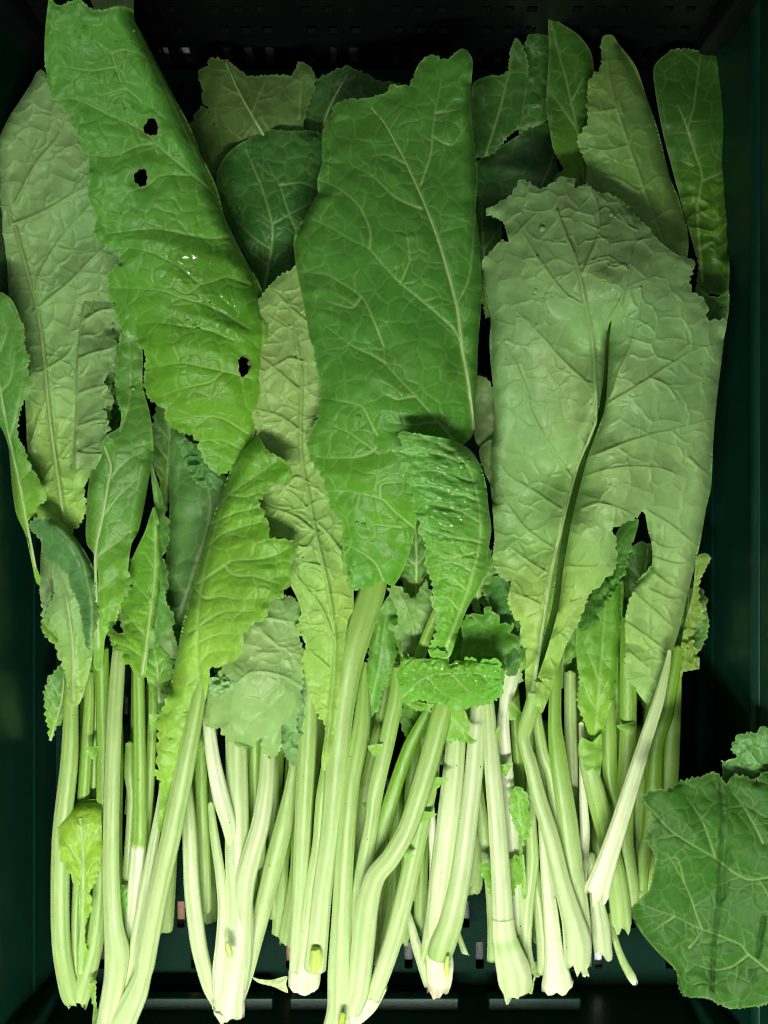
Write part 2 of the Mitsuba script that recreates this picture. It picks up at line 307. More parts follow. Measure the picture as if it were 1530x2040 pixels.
# ------------------------------------------------------------------ stalks
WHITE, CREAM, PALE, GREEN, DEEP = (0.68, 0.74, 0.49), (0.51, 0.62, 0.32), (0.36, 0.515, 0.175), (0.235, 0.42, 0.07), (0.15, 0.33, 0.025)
def tube(parent, name, rows, cols, flat=0.8, segs=22, ribs=0.085, raw=False, cut=0.0, label=None, key=None, specks=0):
    """rows (x, y, z cm of the axis, half width in trace units) from top to bottom; cols (where 0..1, albedo)."""
    key = key or numbered(parent + '__' + name)
    rng = rng_for(key)
    r = np.asarray(rows, float) if raw else spline(rows, 7)
    n = len(r)
    c = P(r[:, 0], r[:, 1], r[:, 2] * 0.01)
    rad = r[:, 3] * S * (CAM_H - r[:, 2] * 0.01) / (CAM_H - Z_REF)
    s = np.concatenate([[0], np.cumsum(np.linalg.norm(np.diff(c, axis=0), axis=1))])
    t = np.gradient(c, axis=0); t /= np.linalg.norm(t, axis=1, keepdims=True) + 1e-12
    side = np.cross(t, [0, 0, 1.0]); side /= np.linalg.norm(side, axis=1, keepdims=True) + 1e-12
    up = np.cross(side, t)
    a = np.arange(segs) / segs * 2 * np.pi
    ph = rng.uniform(0, 6.28, 4)
    prof = np.ones(segs) + (0 if raw else ribs * (0.5 * np.cos(3 * a + ph[0]) + 0.35 * np.cos(8 * a + ph[1]) + 0.25 * np.cos(11 * a + ph[2])))
    A, Sx = np.meshgrid(a, s)
    lump = 0 if raw else 0.05 * n2(Sx * 1000 + 50 * np.cos(A), 50 * np.sin(A), 30, int(rng.integers(900)))
    R = rad[:, None] * (prof[None] + lump)
    V = c[:, None] + R[..., None] * (np.cos(A)[..., None] * side[:, None] + flat * np.sin(A)[..., None] * up[:, None])
    if cut:                                                         # ragged cut end
        V[-1] += t[-1] * (cut * 0.001 * (rng.uniform(-1, 1, segs) + 1.2 * np.cos(a + ph[3])))[:, None]
    i, j = np.meshgrid(np.arange(n - 1), np.arange(segs), indexing='ij')
    k = (j + 1) % segs
    f = np.stack([i * segs + j, (i + 1) * segs + j, (i + 1) * segs + k, i * segs + k], -1).reshape(-1, 4)
    f = np.vstack([f[:, [0, 2, 1]], f[:, [0, 3, 2]]])
    V = V.reshape(-1, 3)
    caps = np.array([c[0] - t[0] * rad[0] * 0.5, V[-segs:].mean(0) - t[-1] * rad[-1] * 0.15])
    top, bot = len(V), len(V) + 1
    jj = np.arange(segs); kk = (jj + 1) % segs
    o = (n - 1) * segs
    f = np.vstack([f, np.stack([np.full(segs, top), jj, kk], 1)[:, ::1], np.stack([np.full(segs, bot), o + kk, o + jj], 1)])
    u = s / s[-1]
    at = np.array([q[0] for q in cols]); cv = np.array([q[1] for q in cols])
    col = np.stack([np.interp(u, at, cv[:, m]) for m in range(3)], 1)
    C = np.repeat(col[:, None], segs, 1)
    if not raw:
        streak = 0.13 * np.cos(8 * A + ph[1]) + 0.06 * np.cos(17 * A + ph[2]) + 0.16 * n2(A * 9, Sx * 60, 1.0, int(rng.integers(900)))
        C = C * (1 + streak[..., None] * np.array([1.0, 0.6, 1.3])) * (1 + 0.07 * n2(Sx * 1000, A * 8, 9, 3))[..., None]
    C = np.vstack([C.reshape(-1, 3), col[:1], np.array([[0.78, 0.82, 0.56]]) if cut else col[-1:]])
    mesh = trimesh.Trimesh(V := np.vstack([V, caps]), f, process=False)
    if mesh.volume < 0: f = f[:, ::-1]
    scene[key] = mikit.ply((V, f), 'stalk_mat', smooth=True, color=np.clip(C, 0.002, 0.92))
    if label: labels[key] = {'label': label}
    if specks:
        ms = []
        for _ in range(specks):
            i, j = int(rng.integers(n // 8, n - 2)), int(segs * rng.uniform(0.05, 0.45))
            b = trimesh.creation.icosphere(1, rng.uniform(0.00014, 0.00028)); b.apply_scale([1, rng.uniform(1, 2.5), 0.5])
            b.apply_translation(V[i * segs + j]); ms.append(b)
        add('soil_specks', mikit.ply(trimesh.util.concatenate(ms), 'dirt_mat', smooth=True), key, kind='stuff')
    return key
def stalk(parent, rows, top=GREEN, mid=PALE, bot=CREAM, m=0.45, cut=0.0, flat=0.8, name='stalk', label=None, node=None):
    cols = [(0, top), (m, mid), (1, bot)]
    if node is not None: cols = [(0, top), (node - 0.012, mid), (node + 0.012, bot), (1, CREAM)]
    w = max(r[3] for r in rows)
    return tube(parent, name, rows, cols, flat=flat, cut=cut, label=label, specks=int(w // 9) if w > 14 and rows[len(rows) // 2][2] > 6 else 0)
def spur(parent, x, y, ang, ln, wd, z, col=UP):
    """a small toothed leaflet standing off a stalk"""
    a = math.radians(ang); d = np.array([math.cos(a), -math.sin(a)]); s = np.array([-d[1], d[0]])
    o = np.array([x, y], float)
    pts = [o - s * wd, o + d * ln * 0.4 - s * wd * 0.75 , o + d * ln, o + d * ln * 0.5 + s * wd * 0.55, o + s * wd]
    e = o + d * ln
    leaf(parent, 'leaflet', [(p[0], p[1], 1.2) for p in pts], [(x, y, z), (x + s[0] * 8, y + s[1] * 8, z - 0.3), (e[0], e[1], z + 0.1)], mid=[tuple(o), tuple(e)], col=col, tert=22, rough=0.02, h=2.2, midw=(1.6, 0.8))

# ------------------------------------------------------------------ the shelf under the crate
def box_mesh(x0, x1, y0, y1, z0, z1):
    m = trimesh.creation.box([x1 - x0, y1 - y0, z1 - z0]); m.apply_translation([(x0 + x1) / 2, (y0 + y1) / 2, (z0 + z1) / 2]); return m
add('shelf_board', mikit.ply(box_mesh(-0.8, 0.8, -0.6, 0.6, -0.040, -0.012), 'black_mat'), kind='structure', label='dark shelf board under the crate')
lk = thing('price_label', 'white price label lying under the crate floor, seen through a slot at the lower left', 'label')
lx, ly = -0.147, -0.297
add('card', mikit.ply(box_mesh(lx - 0.03, lx + 0.02, ly - 0.02, ly + 0.02, -0.0118, -0.0114), 'paper_mat'), lk)
tm = meshkit.text_mesh('01', 0.008, 0.0002, True); tm.apply_translation([lx - 0.004, ly - 0.006, -0.0113])
add('digits', mikit.ply(tm, 'ink_mat'), lk)

# ------------------------------------------------------------------ the crate
OX, HX, Y0, Y1, HZ, SL = -0.0065, 0.2065, -0.306, 0.286, 0.20, 0.075
crate = thing('plastic_crate', 'dark green slotted plastic crate holding all the leafy greens', 'crate')
def slot(cx, cy, w, h): return box(cx - w / 2 + 0.001, cy - h / 2 + 0.001, cx + w / 2 - 0.001, cy + h / 2 - 0.001).buffer(0.001, quad_segs=3)
def slab(poly, th): return trimesh.creation.extrude_polygon(poly, th, engine='earcut')
fl = box(-HX, Y0, HX, Y1)
holes = [slot(x + (0.006 if r % 2 else 0), y, 0.0052, 0.017) for r, y in enumerate(np.arange(Y0 + 0.022, Y1 - 0.01, 0.0262)) for i, x in enumerate(np.arange(-HX + 0.016, HX - 0.012, 0.0152)) if (i + 2 * r) % 4 in (1, 2)]
m = slab(fl.difference(shapely.union_all(holes)), 0.003); m.apply_translation([0, 0, -0.003])
m.apply_translation([OX, 0, 0])
add('floor_panel', mikit.ply(m, 'floor_mat', smooth=20), crate)
def wall(name, length, place, mat='crate_mat', rows=((0.020, 0.020), (0.053, 0.009), (0.077, 0.007), (0.105, 0.022), (0.140, 0.022), (0.172, 0.009)), skip=lambda i, r: False, HZ=HZ):
    pl = box(-length / 2 - 0.004, 0.0, length / 2 + 0.004, HZ)
    hs = [slot(x + 0.002 * (r % 2), z, 0.0058, h) for r, (z, h) in enumerate(rows) for i, x in enumerate(np.arange(-length / 2 + 0.012, length / 2 - 0.008, 0.0130)) if i % 4 != 3 and not skip(i, r)]
    w = slab(pl.difference(shapely.union_all(hs)) if hs else pl, 0.003)
    w.apply_transform(place)
    return add(name, mikit.ply(w, mat, smooth=20), crate)
def frame(o, ex, ey, ez):
    M = np.eye(4); M[:3, 0], M[:3, 1], M[:3, 2], M[:3, 3] = ex, ey, ez, o; return M
def unit(v): v = np.asarray(v, float); return v / np.linalg.norm(v)
upb, upf = unit([0, SL, 1]), unit([0, -SL, 1])
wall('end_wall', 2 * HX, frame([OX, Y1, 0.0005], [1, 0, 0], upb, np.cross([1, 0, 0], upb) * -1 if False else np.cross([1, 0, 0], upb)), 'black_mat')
wall('end_wall', 2 * HX, frame([OX, Y0, 0.0005], [-1, 0, 0], upf, np.cross([-1, 0, 0], upf)), rows=(), HZ=0.115)
for s in (-1, 1):
    us = unit([s * SL, 0, 1])
    wall('side_wall', Y1 - Y0, frame([OX + s * HX, (Y0 + Y1) / 2, 0.0005], [0, -s, 0], us, np.cross([0, -s, 0], us)), rows=())
    for z, pr, hh in ((0.036, 0.0045, 0.0022), (0.104, 0.007, 0.004), (0.150, 0.006, 0.003)):
        b = trimesh.creation.capsule(height=Y1 - Y0 - 0.05, radius=1.0, count=[12, 12]); b.apply_scale([pr, hh, 1.0]) if False else b.apply_transform(np.diag([hh * 1.3, pr, 1.0, 1.0]))
        b.apply_transform(trimesh.transformations.rotation_matrix(math.pi / 2, [1, 0, 0])); b.apply_translation([OX + s * (HX + SL * z - 0.001), (Y0 + Y1) / 2, z])
        add('rail', mikit.ply(b, 'crate_mat', smooth=True), crate)
import manifold3d as m3
def rounded(x0, x1, y0, y1, z0, z1, r=0.0012):
    pts = [m3.Manifold.sphere(r, 10).translate([x, y, z]) for x in (x0 + r, x1 - r) for y in (y0 + r, y1 - r) for z in (z0 + r, z1 - r)]
    return m3.Manifold.batch_hull(pts)
for x0, x1 in ((-0.152, -0.068), (-0.058, 0.046), (0.064, 0.121)):
    add('ledge', mikit.ply(rounded(x0, x1, Y0 - 0.001, Y0 + 0.008, 0.022, 0.032), 'crate_mat', smooth=40), crate)
for x, y, w in ((-HX + 0.004, Y0 + 0.004, 0.007), (HX - 0.004, Y0 + 0.004, 0.007), (-HX + 0.004, Y1 - 0.004, 0.007), (HX - 0.004, Y1 - 0.004, 0.007)):
    x += OX
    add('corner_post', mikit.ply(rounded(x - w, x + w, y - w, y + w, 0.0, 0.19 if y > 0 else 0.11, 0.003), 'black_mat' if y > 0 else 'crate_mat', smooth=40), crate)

# ------------------------------------------------------------------ the greens: one thing per cut head, loose pieces apart
G = 'heads of leafy greens in the crate'
def head(label): return thing('leafy_green', label, 'leafy green', G)
hA = head('small far-left head with a U of two stalks round a little yellow-green folded leaf')
hB = head('lower left head with a broad bright leaf, its base cut off by the bottom edge')
hC = head('head with a fat white stem and side branches, also carrying the leaf with three holes')
hD = head('head with a squat white base left of centre, carrying the pale serrated leaf')
hE = head('middle head touching the bottom edge, carrying the largest smooth leaf and a curled wrinkled leaf')
hF = head('head right of centre with a knobbly brown-stained white root end and crumpled bright leaf')
hG = head('head with a thick bulbous yellowish base and one pale stalk, right of the brown-stained root')
hH = head('head with a wide flat white base and thin stalks, right of the bulbous one')
hI = head('head with a stalk bent at a node, carrying the widest pale grey-green leaf')
hJ = head('rightmost head of green stalks beside the crate wall, with a shade-darkened wrinkled leaf above')
hK = head('buried head at the far left, its broad pale leaf behind the leaf with holes')
hL = head('buried head behind the largest leaf, with dark green and greyish leaves near the top')
hM = head('buried head at the upper right with a tall pale pointed leaf and shade-darkened leaves')

# --- stalks of each head (x, y, axis height in cm, half width)
stalk(hA, [(146,1330,6.5,11),(143,1383,6.8,13),(138,1518,7,17),(123,1663,7,18),(120,1808,6.8,18),(124,1898,6.6,18),(138,1975,6.2,18),(147,2000,6,15)], GREEN, PALE, PALE, cut=2)
stalk(hA, [(178,1340,5.6,9),(178,1400,5.7,10),(169,1554,5.8,12),(155,1750,5.8,9),(150,1844,5.8,8),(150,1950,5.8,10),(152,1985,5.8,12)], GREEN, GREEN, PALE, cut=2)
stalk(hA, [(203,1290,7.5,13),(205,1400,7,14),(207,1500,6.6,14),(205,1650,6.2,15),(200,1780,6.0,16),(188,1880,6.0,17),(168,1960,6.0,19),(158,1998,6,16)], DEEP, GREEN, PALE, cut=2)
stalk(hB, [(238,1280,8.2,10),(236,1318,8.7,14),(228,1445,9.4,15.5),(223,1590,9.6,16),(221,1735,9.4,17),(226,1835,9.3,19),(234,1898,9.2,25),(229,1953,9,21.5),(216,2030,8.6,22),(206,2080,8.4,24)], PALE, PALE, CREAM, m=0.5)
stalk(hB, [(276,1330,8.2,10),(277,1400,8.2,11),(279,1518,8.2,12),(279,1660,8.1,14),(276,1690,8,14.5),(268,1808,8,16),(261,1917,8,15),(250,2000,8,14)], GREEN, GREEN, WHITE, node=0.53)
stalk(hB, [(300,1290,7.2,9),(305,1409,7.2,9),(296,1590,7.2,10),(285,1700,7.2,10)], DEEP, GREEN, PALE)
stalk(hB, [(258,1480,6.8,8),(258,1540,7.0,11),(262,1590,7,9),(256,1700,7.1,9),(250,1800,7.2,12)], GREEN, PALE, PALE)
stalk(hB, [(405,1335,11.2,9),(394,1398,11.2,14),(370,1518,11,19),(341,1663,10.8,20),(316,1772,10.5,19.5),(297,1870,10.1,20),(288,1925,9.8,19),(284,1942,9.7,17.5),(270,1982,9.2,23),(245,2035,8.8,27),(228,2085,8.5,26)], GREEN, PALE, CREAM, m=0.3)
stalk(hB, [(330,1530,9.4,6),(319,1608,9.3,8),(297,1735,9.1,11),(279,1844,8.9,13),(266,1930,8.7,14),(258,1990,8.6,14)], PALE, CREAM, CREAM)
stalk(hC, [(366,1540,7.2,9),(372,1579,7.4,12),(378,1663,7.6,14.5),(383,1772,7.6,16),(396,1880,7.4,16),(416,1960,7.2,14.5),(434,1998,7.1,13)], PALE, CREAM, CREAM)
stalk(hC, [(466,1400,7.6,20),(470,1481,7.8,21),(472,1590,8,22),(472,1699,8.1,24),(478,1808,8.1,26),(475,1880,8,28),(463,1953,7.8,27),(456,1990,7.7,30),(454,2014,7.6,33)], PALE, CREAM, WHITE, cut=2.5)
stalk(hC, [(410,1400,9,10),(416,1452,9,12),(425,1518,9.1,14),(440,1590,9,16.5),(454,1640,8.8,15),(462,1690,8.2,9)], CREAM, WHITE, CREAM)
stalk(hC, [(420,1600,8,6),(427,1663,8.1,9),(438,1735,8.2,10),(445,1808,8.2,11),(441,1880,8.1,12),(436,1935,8,13),(438,1990,7.8,14)], PALE, CREAM, WHITE)
stalk(hC, [(535,1440,8.2,13),(534,1503,8.6,14.5),(530,1572,8.8,16),(518,1645,8.9,17.5),(503,1699,8.9,19),(489,1753,8.7,20),(485,1808,8.4,18),(484,1898,8,18),(474,1970,7.7,18)], PALE, CREAM, CREAM, m=0.3)
stalk(hC, [(590,1500,6.6,9),(579,1572,6.8,13),(565,1645,7,18),(547,1717,7,19),(525,1808,7,17.5),(507,1880,7,15),(490,1935,7.1,17),(472,1985,7.2,18)], PALE, PALE, CREAM)
tube(hC, 'root_stub', [(448,1995,7.2,22),(452,2012,7.2,26),(455,2022,7.2,20)], [(0,WHITE),(1,WHITE)], cut=2)
stalk(hD, [(617,1290,8.8,15),(616,1318,8.8,17),(614,1445,8.8,18.5),(606,1590,8.7,17.5),(599,1735,8.4,15),(591,1844,8.1,11),(585,1935,7.8,9)], GREEN, PALE, CREAM, m=0.5)
stalk(hD, [(664,1420,8.6,15),(659,1500,8.7,15),(642,1590,8.8,13),(634,1681,8.8,12),(620,1772,8.5,13.5),(606,1880,8.1,14),(596,1935,7.8,14)], GREEN, PALE, CREAM, m=0.5)
stalk(hD, [(752,1140,9.4,24),(738,1190,9.6,27),(718,1250,9.8,27),(698,1318,9.8,26),(683,1409,9.6,24),(669,1554,9.4,22.5),(658,1663,9.2,20),(643,1772,8.9,20),(633,1880,8.5,21),(627,1930,8.2,23)], GREEN, PALE, CREAM, m=0.55)
tube(hD, 'root_stub', [(610,1890,7.6,24),(610,1925,7.6,30),(608,1952,7.5,31),(606,1966,7.4,29)], [(0,CREAM),(0.5,WHITE),(1,WHITE)], cut=2, flat=0.75)
stalk(hE, [(730,1320,8.6,7),(725,1354,8.8,10),(720,1445,9.2,17),(700,1554,9.5,17.5),(693,1626,9.6,17.5),(685,1735,9.5,18.5),(680,1844,9.3,20),(678,1935,9,24),(677,2010,8.6,25),(672,2050,8.4,29)], GREEN, PALE, CREAM, m=0.5)
stalk(hE, [(796,1330,9.6,13),(789,1391,9.7,15),(770,1481,9.6,16.5),(749,1572,9.5,16.5),(740,1637,9.4,13.5),(727,1717,9.2,17),(712,1808,9,16.5),(704,1880,8.8,16),(696,1960,8.6,15)], GREEN, PALE, CREAM, m=0.5)
stalk(hE, [(862,1385,9.8,6),(850,1420,9.7,9),(818,1481,9.4,12.5),(792,1554,9.2,14),(770,1626,9,14.5),(752,1699,8.8,14),(738,1760,8.6,12)], DEEP, DEEP, PALE)
stalk(hE, [(893,1380,11.2,16),(879,1427,11.3,20),(850,1536,11.3,19.5),(814,1645,11.2,18.5),(781,1706,11.1,19.5),(749,1746,10.8,20.5),(732,1808,10.3,22.5),(722,1898,9.7,22.5),(714,1971,9.2,22),(700,2015,8.8,20)], GREEN, PALE, CREAM, m=0.35)
stalk(hE, [(868,1500,9.4,8),(862,1554,9.5,12),(843,1626,9.6,17),(818,1735,9.6,18),(792,1844,9.4,18.5),(763,1935,9.1,17.5),(741,1992,8.9,16)], GREEN, PALE, CREAM, cut=2)
stalk(hE, [(760,1960,8.6,14),(735,2000,8.5,17),(705,2029,8.4,16),(680,2045,8.3,16)], CREAM, WHITE, WHITE)
stalk(hF, [(912,1420,8.4,18),(908,1489,8.5,20),(901,1572,8.6,22),(890,1663,8.6,22),(879,1753,8.5,22),(868,1844,8.3,20),(868,1900,8,18)], PALE, CREAM, CREAM, m=0.4)
stalk(hF, [(958,1350,9,13),(952,1416,9.1,16),(945,1518,9.2,18),(934,1626,9.2,18),(919,1735,9.1,19),(901,1826,8.9,23),(882,1880,8.7,26),(874,1905,8.5,24)], CREAM, CREAM, PALE, m=0.6)
stalk(hF, [(852,1560,7.8,6),(859,1626,8,8),(866,1717,8.2,10),(861,1808,8.2,11),(849,1880,8.2,9),(843,1905,8.1,7)], WHITE, WHITE, PALE, cut=3)
stalk(hF, [(798,1780,5.8,6),(814,1826,6,7.5),(832,1888,6.4,10.5),(852,1945,6.8,13),(858,1965,7,12)], PALE, CREAM, CREAM)
tube(hF, 'root_stub', [(874,1880,8,24),(877,1917,7.8,27),(876,1950,7.6,25),(874,1968,7.5,22)], [(0,CREAM),(0.4,WHITE),(0.85,WHITE),(1,(0.45,0.36,0.22))], cut=2.5, flat=0.8, label='brown-stained root end')
stalk(hG, [(970,1360,9,9),(974,1409,9.2,11),(980,1518,9.4,15.5),(989,1626,9.5,17.5),(996,1735,9.5,19),(1001,1830,9.4,21)], PALE, CREAM, CREAM, m=0.4)
tube(hG, 'root_stub', [(1001,1820,9.2,21),(1004,1862,9.1,24),(1010,1890,9,28),(1022,1930,8.8,34),(1026,1958,8.6,33),(1027,1980,8.4,23)], [(0,CREAM),(0.25,CREAM),(0.33,PALE),(0.45,CREAM),(1,CREAM)], cut=3, flat=0.75)
stalk(hG, [(1028,1290,7.6,14),(1018,1345,7.8,18),(1006,1410,7.8,12),(1003,1445,7.8,12),(1010,1554,7.7,14.5),(1019,1663,7.6,17),(1026,1760,7.6,16),(1030,1860,7.6,14)], CREAM, WHITE, CREAM, m=0.3)
stalk(hG, [(945,1520,6.6,10),(962,1640,6.4,11),(978,1760,6.4,12),(985,1850,6.6,14),(985,1915,6.8,15)], GREEN, PALE, PALE)
stalk(hH, [(1060,1500,7.2,9),(1058,1626,7.4,10.5),(1061,1717,7.6,13),(1050,1808,7.7,13.5),(1046,1880,7.7,13),(1052,1930,7.6,14)], PALE, PALE, CREAM)
stalk(hH, [(1071,1400,7.6,7),(1078,1554,7.8,9),(1087,1717,8,11),(1096,1808,8.1,14.5),(1103,1880,8,17.5),(1108,1930,7.8,25),(1110,1962,7.6,32)], PALE, CREAM, WHITE, cut=2)
stalk(hH, [(1040,1640,6.6,9),(1068,1760,6.8,12),(1082,1860,7,14),(1086,1940,7.2,16)], PALE, PALE, CREAM)
stalk(hI, [(1070,1355,10.6,12),(1063,1391,10.4,14),(1050,1438,10,15),(1043,1466,9.7,13),(1047,1490,9.6,12.5),(1056,1518,9.6,13.5),(1074,1590,9.5,15),(1096,1663,9.5,16.5),(1118,1753,9.4,18),(1139,1826,9.2,22),(1149,1873,9,28),(1150,1915,8.8,27)], GREEN, PALE, CREAM, m=0.3, cut=4)
stalk(hI, [(1064,1380,8,7),(1070,1427,8.2,9),(1081,1500,8.3,12),(1099,1547,8.3,12),(1112,1663,8.3,13),(1130,1780,8.3,14),(1140,1860,8.4,14)], GREEN, PALE, CREAM, m=0.3)
stalk(hI, [(1107,1290,8.4,10),(1107,1336,8.5,11.5),(1105,1438,8.6,13.5),(1113,1518,8.7,18),(1129,1626,8.7,20),(1143,1735,8.6,19.5),(1158,1844,8.5,18),(1160,1905,8.4,16)], DEEP, GREEN, CREAM, m=0.35)
stalk(hI, [(1136,1340,6.4,11),(1136,1409,6.5,12),(1139,1518,6.6,12),(1141,1563,6.6,10)], PALE, PALE, CREAM, cut=1)
stalk(hJ, [(1158,1440,7.2,5),(1161,1503,7.3,7),(1162,1590,7.4,8),(1165,1663,7.5,10),(1160,1753,7.5,9),(1164,1830,7.5,9)], CREAM, WHITE, CREAM)
stalk(hJ, [(1165,1505,8.4,11),(1175,1535,8.3,17),(1190,1590,8,20),(1208,1663,7.6,19),(1226,1735,7.3,20),(1236,1808,7,21),(1238,1838,6.8,21)], PALE, GREEN, PALE, cut=3)
stalk(hJ, [(1210,1390,6.8,14),(1212,1463,7,16),(1217,1554,7,15.5),(1238,1626,6.9,17),(1248,1699,6.8,17),(1258,1772,6.6,15),(1260,1805,6.5,11)], GREEN, GREEN, PALE)
stalk(hJ, [(1254,1230,8,15),(1252,1300,8,17),(1252,1445,7.6,16.5),(1248,1554,7.2,17.5),(1246,1640,6.8,16),(1250,1720,6.4,14)], DEEP, GREEN, GREEN)
stalk(hJ, [(1176,1700,6.8,9),(1188,1790,7,14),(1196,1850,7,19),(1201,1896,6.9,18)], PALE, CREAM, CREAM, cut=3)
stalk(hJ, [(1350,1290,7.2,10),(1344,1336,7.2,11),(1326,1427,7,14),(1308,1489,6.8,14),(1300,1626,6.4,16),(1284,1699,6.2,13),(1279,1775,6,11)], DEEP, DEEP, GREEN)
stalk(hJ, [(1348,1320,6.6,10),(1344,1391,6.6,13.5),(1337,1518,6.2,16),(1333,1600,5.8,16),(1320,1740,5.4,15)], GREEN, GREEN, PALE)
stalk(hJ, [(1275,1450,5.6,13),(1272,1560,5.4,15),(1268,1660,5.2,14),(1280,1760,5,12)], DEEP, GREEN, PALE)

# --- leaves on the left
leaf(hK, 'leaf', [(77,140),(92,148),(130,210),(200,330),(250,430),(270,520),(250,640,4),(232,700,5),(225,790,4),(195,920,4),(172,965,4),(172,1010,4),(140,1070,0),(100,1110),(62,1010),(50,800),(40,690),(12,620),(-6,575),(-12,540),(-14,420),(-8,300),(14,240),(40,200),(62,165)],
     [(77,140,10.5),(0,400,9.2),(120,400,9.5),(240,520,9.2),(30,650,7.6),(120,800,8.2),(110,1080,7)], mid=[(128,1040),(100,840),(78,640),(30,450)], midw=(5,2.2), under=True,
     veins=[[(78,640),(75,560),(110,490),(160,430),(190,400)],[(68,620),(140,560),(200,500),(230,480)],[(28,445),(90,420),(150,385),(180,370)],[(32,400),(70,330),(110,280),(133,240)],[(85,740),(130,710),(150,680)],[(62,880),(100,770),(110,690)],[(90,950),(140,880)],[(22,447),(10,380)]],
     base=(110,1050,240), folds=[([(77,140),(14,240),(-8,300),(-14,420),(-12,540)],24,0.8)], specks=6, rough=0.22, blister=2.3, label='pale underside of a broad leaf')
leaf(hK, 'leaf', [(176,540),(205,530),(240,545),(229,640,5),(230,690,6),(214,735,6),(213,762,6),(223,795,6),(205,814,5),(223,850,6),(206,885,6),(195,934,5),(172,940,5),(158,930,4),(142,928,0),(147,880),(150,800),(152,720),(160,640)],
     [(176,540,7.6),(240,545,7.9),(160,640,9.0),(230,640,9.5),(222,720,10.6),(218,850,10.6),(142,925,8.6),(150,780,8.7),(190,900,10.2),(180,720,9.8)], mid=[(150,930),(152,800),(160,650),(180,560)], midw=(3,1.5), under=True,
     veins=[[(152,850),(190,838),(222,838)],[(153,785),(190,772),(222,768)],[(156,715),(195,700),(227,692)],[(150,900),(175,905),(205,905)],[(162,640),(195,620),(230,615)]], folds=[([(158,640),(152,720),(150,800),(142,928)],16,0.5)], rough=0.14, blister=2.4, edge=0.6)
leaf(hA, 'leaf', [(-40,590),(0,582),(25,600),(42,640,3),(52,690,4),(62,712,3),(53,735,3),(63,777,4),(50,803,4),(34,835,4),(33,866,3),(53,895,4),(63,935,3),(95,987,4),(92,1001,3),(70,1010,3),(72,1028,2),(56,1036),(58,1090),(80,1150),(72,1160),(52,1070),(32,1023),(23,963),(17,893),(0,850),(-40,820)],
     [(-40,600,11),(40,680,11),(0,800,10.2),(40,900,9.5),(80,990,9.2),(30,1000,8.8),(75,1150,7)], mid=[(70,1130),(38,960),(10,830),(-20,650)], veins=[[(20,870),(40,790),(45,760)],[(0,780),(20,760),(30,700)],[(36,960),(60,940)],[(0,700),(20,650)]], col=(0.10,0.29,0.045), folds=[([(0,850),(17,893),(23,963),(32,1023),(52,1070)],18,1.0)], base=(70,1100,150), rough=0.12)
leaf(hB, 'leaf', [(237,663),(262,672),(284,700),(284,765),(300,830),(306,900),(300,935),(294,970),(285,1020),(275,1060),(262,1085),(255,1140,4),(258,1175,4),(246,1200,3),(228,1240),(210,1270),(203,1330),(188,1330),(187,1275),(193,1200),(196,1150),(187,1105),(172,1080),(172,1020),(177,960),(188,915),(210,870),(238,850),(240,815,3),(226,770,3),(234,720,3)],
     [(250,680,10),(240,760,9.6),(300,860,10.2),(210,900,10.6),(290,1000,10.2),(176,1060,10),(205,1250,9.4),(196,1330,8.6)], mid=[(196,1290),(190,1110),(204,1030),(216,960),(221,930),(209,890)], midw=(6,2.5),
     veins=[[(205,1030),(240,985),(285,945)],[(216,960),(250,920),(290,895)],[(240,860),(258,800),(262,740),(258,690)],[(193,1110),(240,1075),(268,1050)],[(192,1180),(230,1150)]], col=(0.10,0.285,0.038), colbase=(0.17,0.40,0.03), base=(200,1260,160), tert=32, folds=[([(306,900),(294,970),(285,1020),(275,1060)],22,1.3),([(172,1090),(172,1020),(177,960),(195,905)],20,1.0)], rough=0.10, drops=5)
leaf(hK, 'leaf', [(213,740,4),(240,690,3),(262,720,4),(258,790,4),(246,830,5),(222,860,4),(208,830,4),(210,790,4)], [(235,770,8.0),(215,760,7.8),(250,840,8.2)], col=UP_D, crumple=[(230,770,50,0.6,22)], tert=24, rough=0.3)
leaf(hB, 'leaf', [(300,920),(314,960),(326,1000,4),(331,1030,4),(334,1060,4),(339,1083,4),(328,1110,4),(331,1150,4),(334,1195,4),(347,1228,4),(337,1252,3),(322,1265),(305,1320),(295,1330),(300,1240),(312,1150),(312,1050),(302,960)],
     [(305,940,8.4),(325,1050,8.2),(335,1200,8),(300,1320,7.6),(312,1150,8.8)], mid=[(300,1310),(314,1150),(312,1000),(304,930)], midw=(4,2), col=(0.11,0.29,0.05), rough=0.08, tert=30)
leaf(hB, 'leaf', [(306,1010),(318,1047),(323,1113),(318,1180),(308,1247),(295,1300),(288,1350),(270,1345),(258,1325,4),(246,1318,4),(247,1298,3),(224,1297,4),(219,1252,3),(232,1262,3),(247,1257,4),(238,1200,4),(262,1172,4),(253,1147,3),(262,1115),(288,1060)],
     [(310,1020,9),(322,1110,9.3),(260,1120,8.4),(240,1200,8.8),(225,1270,10.6),(250,1310,10.8),(280,1330,9.6),(300,1200,9.6)], mid=[(283,1345),(296,1250),(308,1150),(310,1060),(305,1015)], midw=(5,2), veins=[[(300,1200),(275,1170),(262,1150)],[(306,1130),(285,1100),(270,1105)],[(290,1270),(262,1235),(245,1215)],[(286,1310),(255,1290),(228,1280)],[(308,1080),(295,1065)]],
     col=(0.13,0.37,0.03), base=(285,1320,130), tert=26, blister=1.4, folds=[([(318,1047),(323,1113),(318,1180),(308,1247)],14,0.8)])
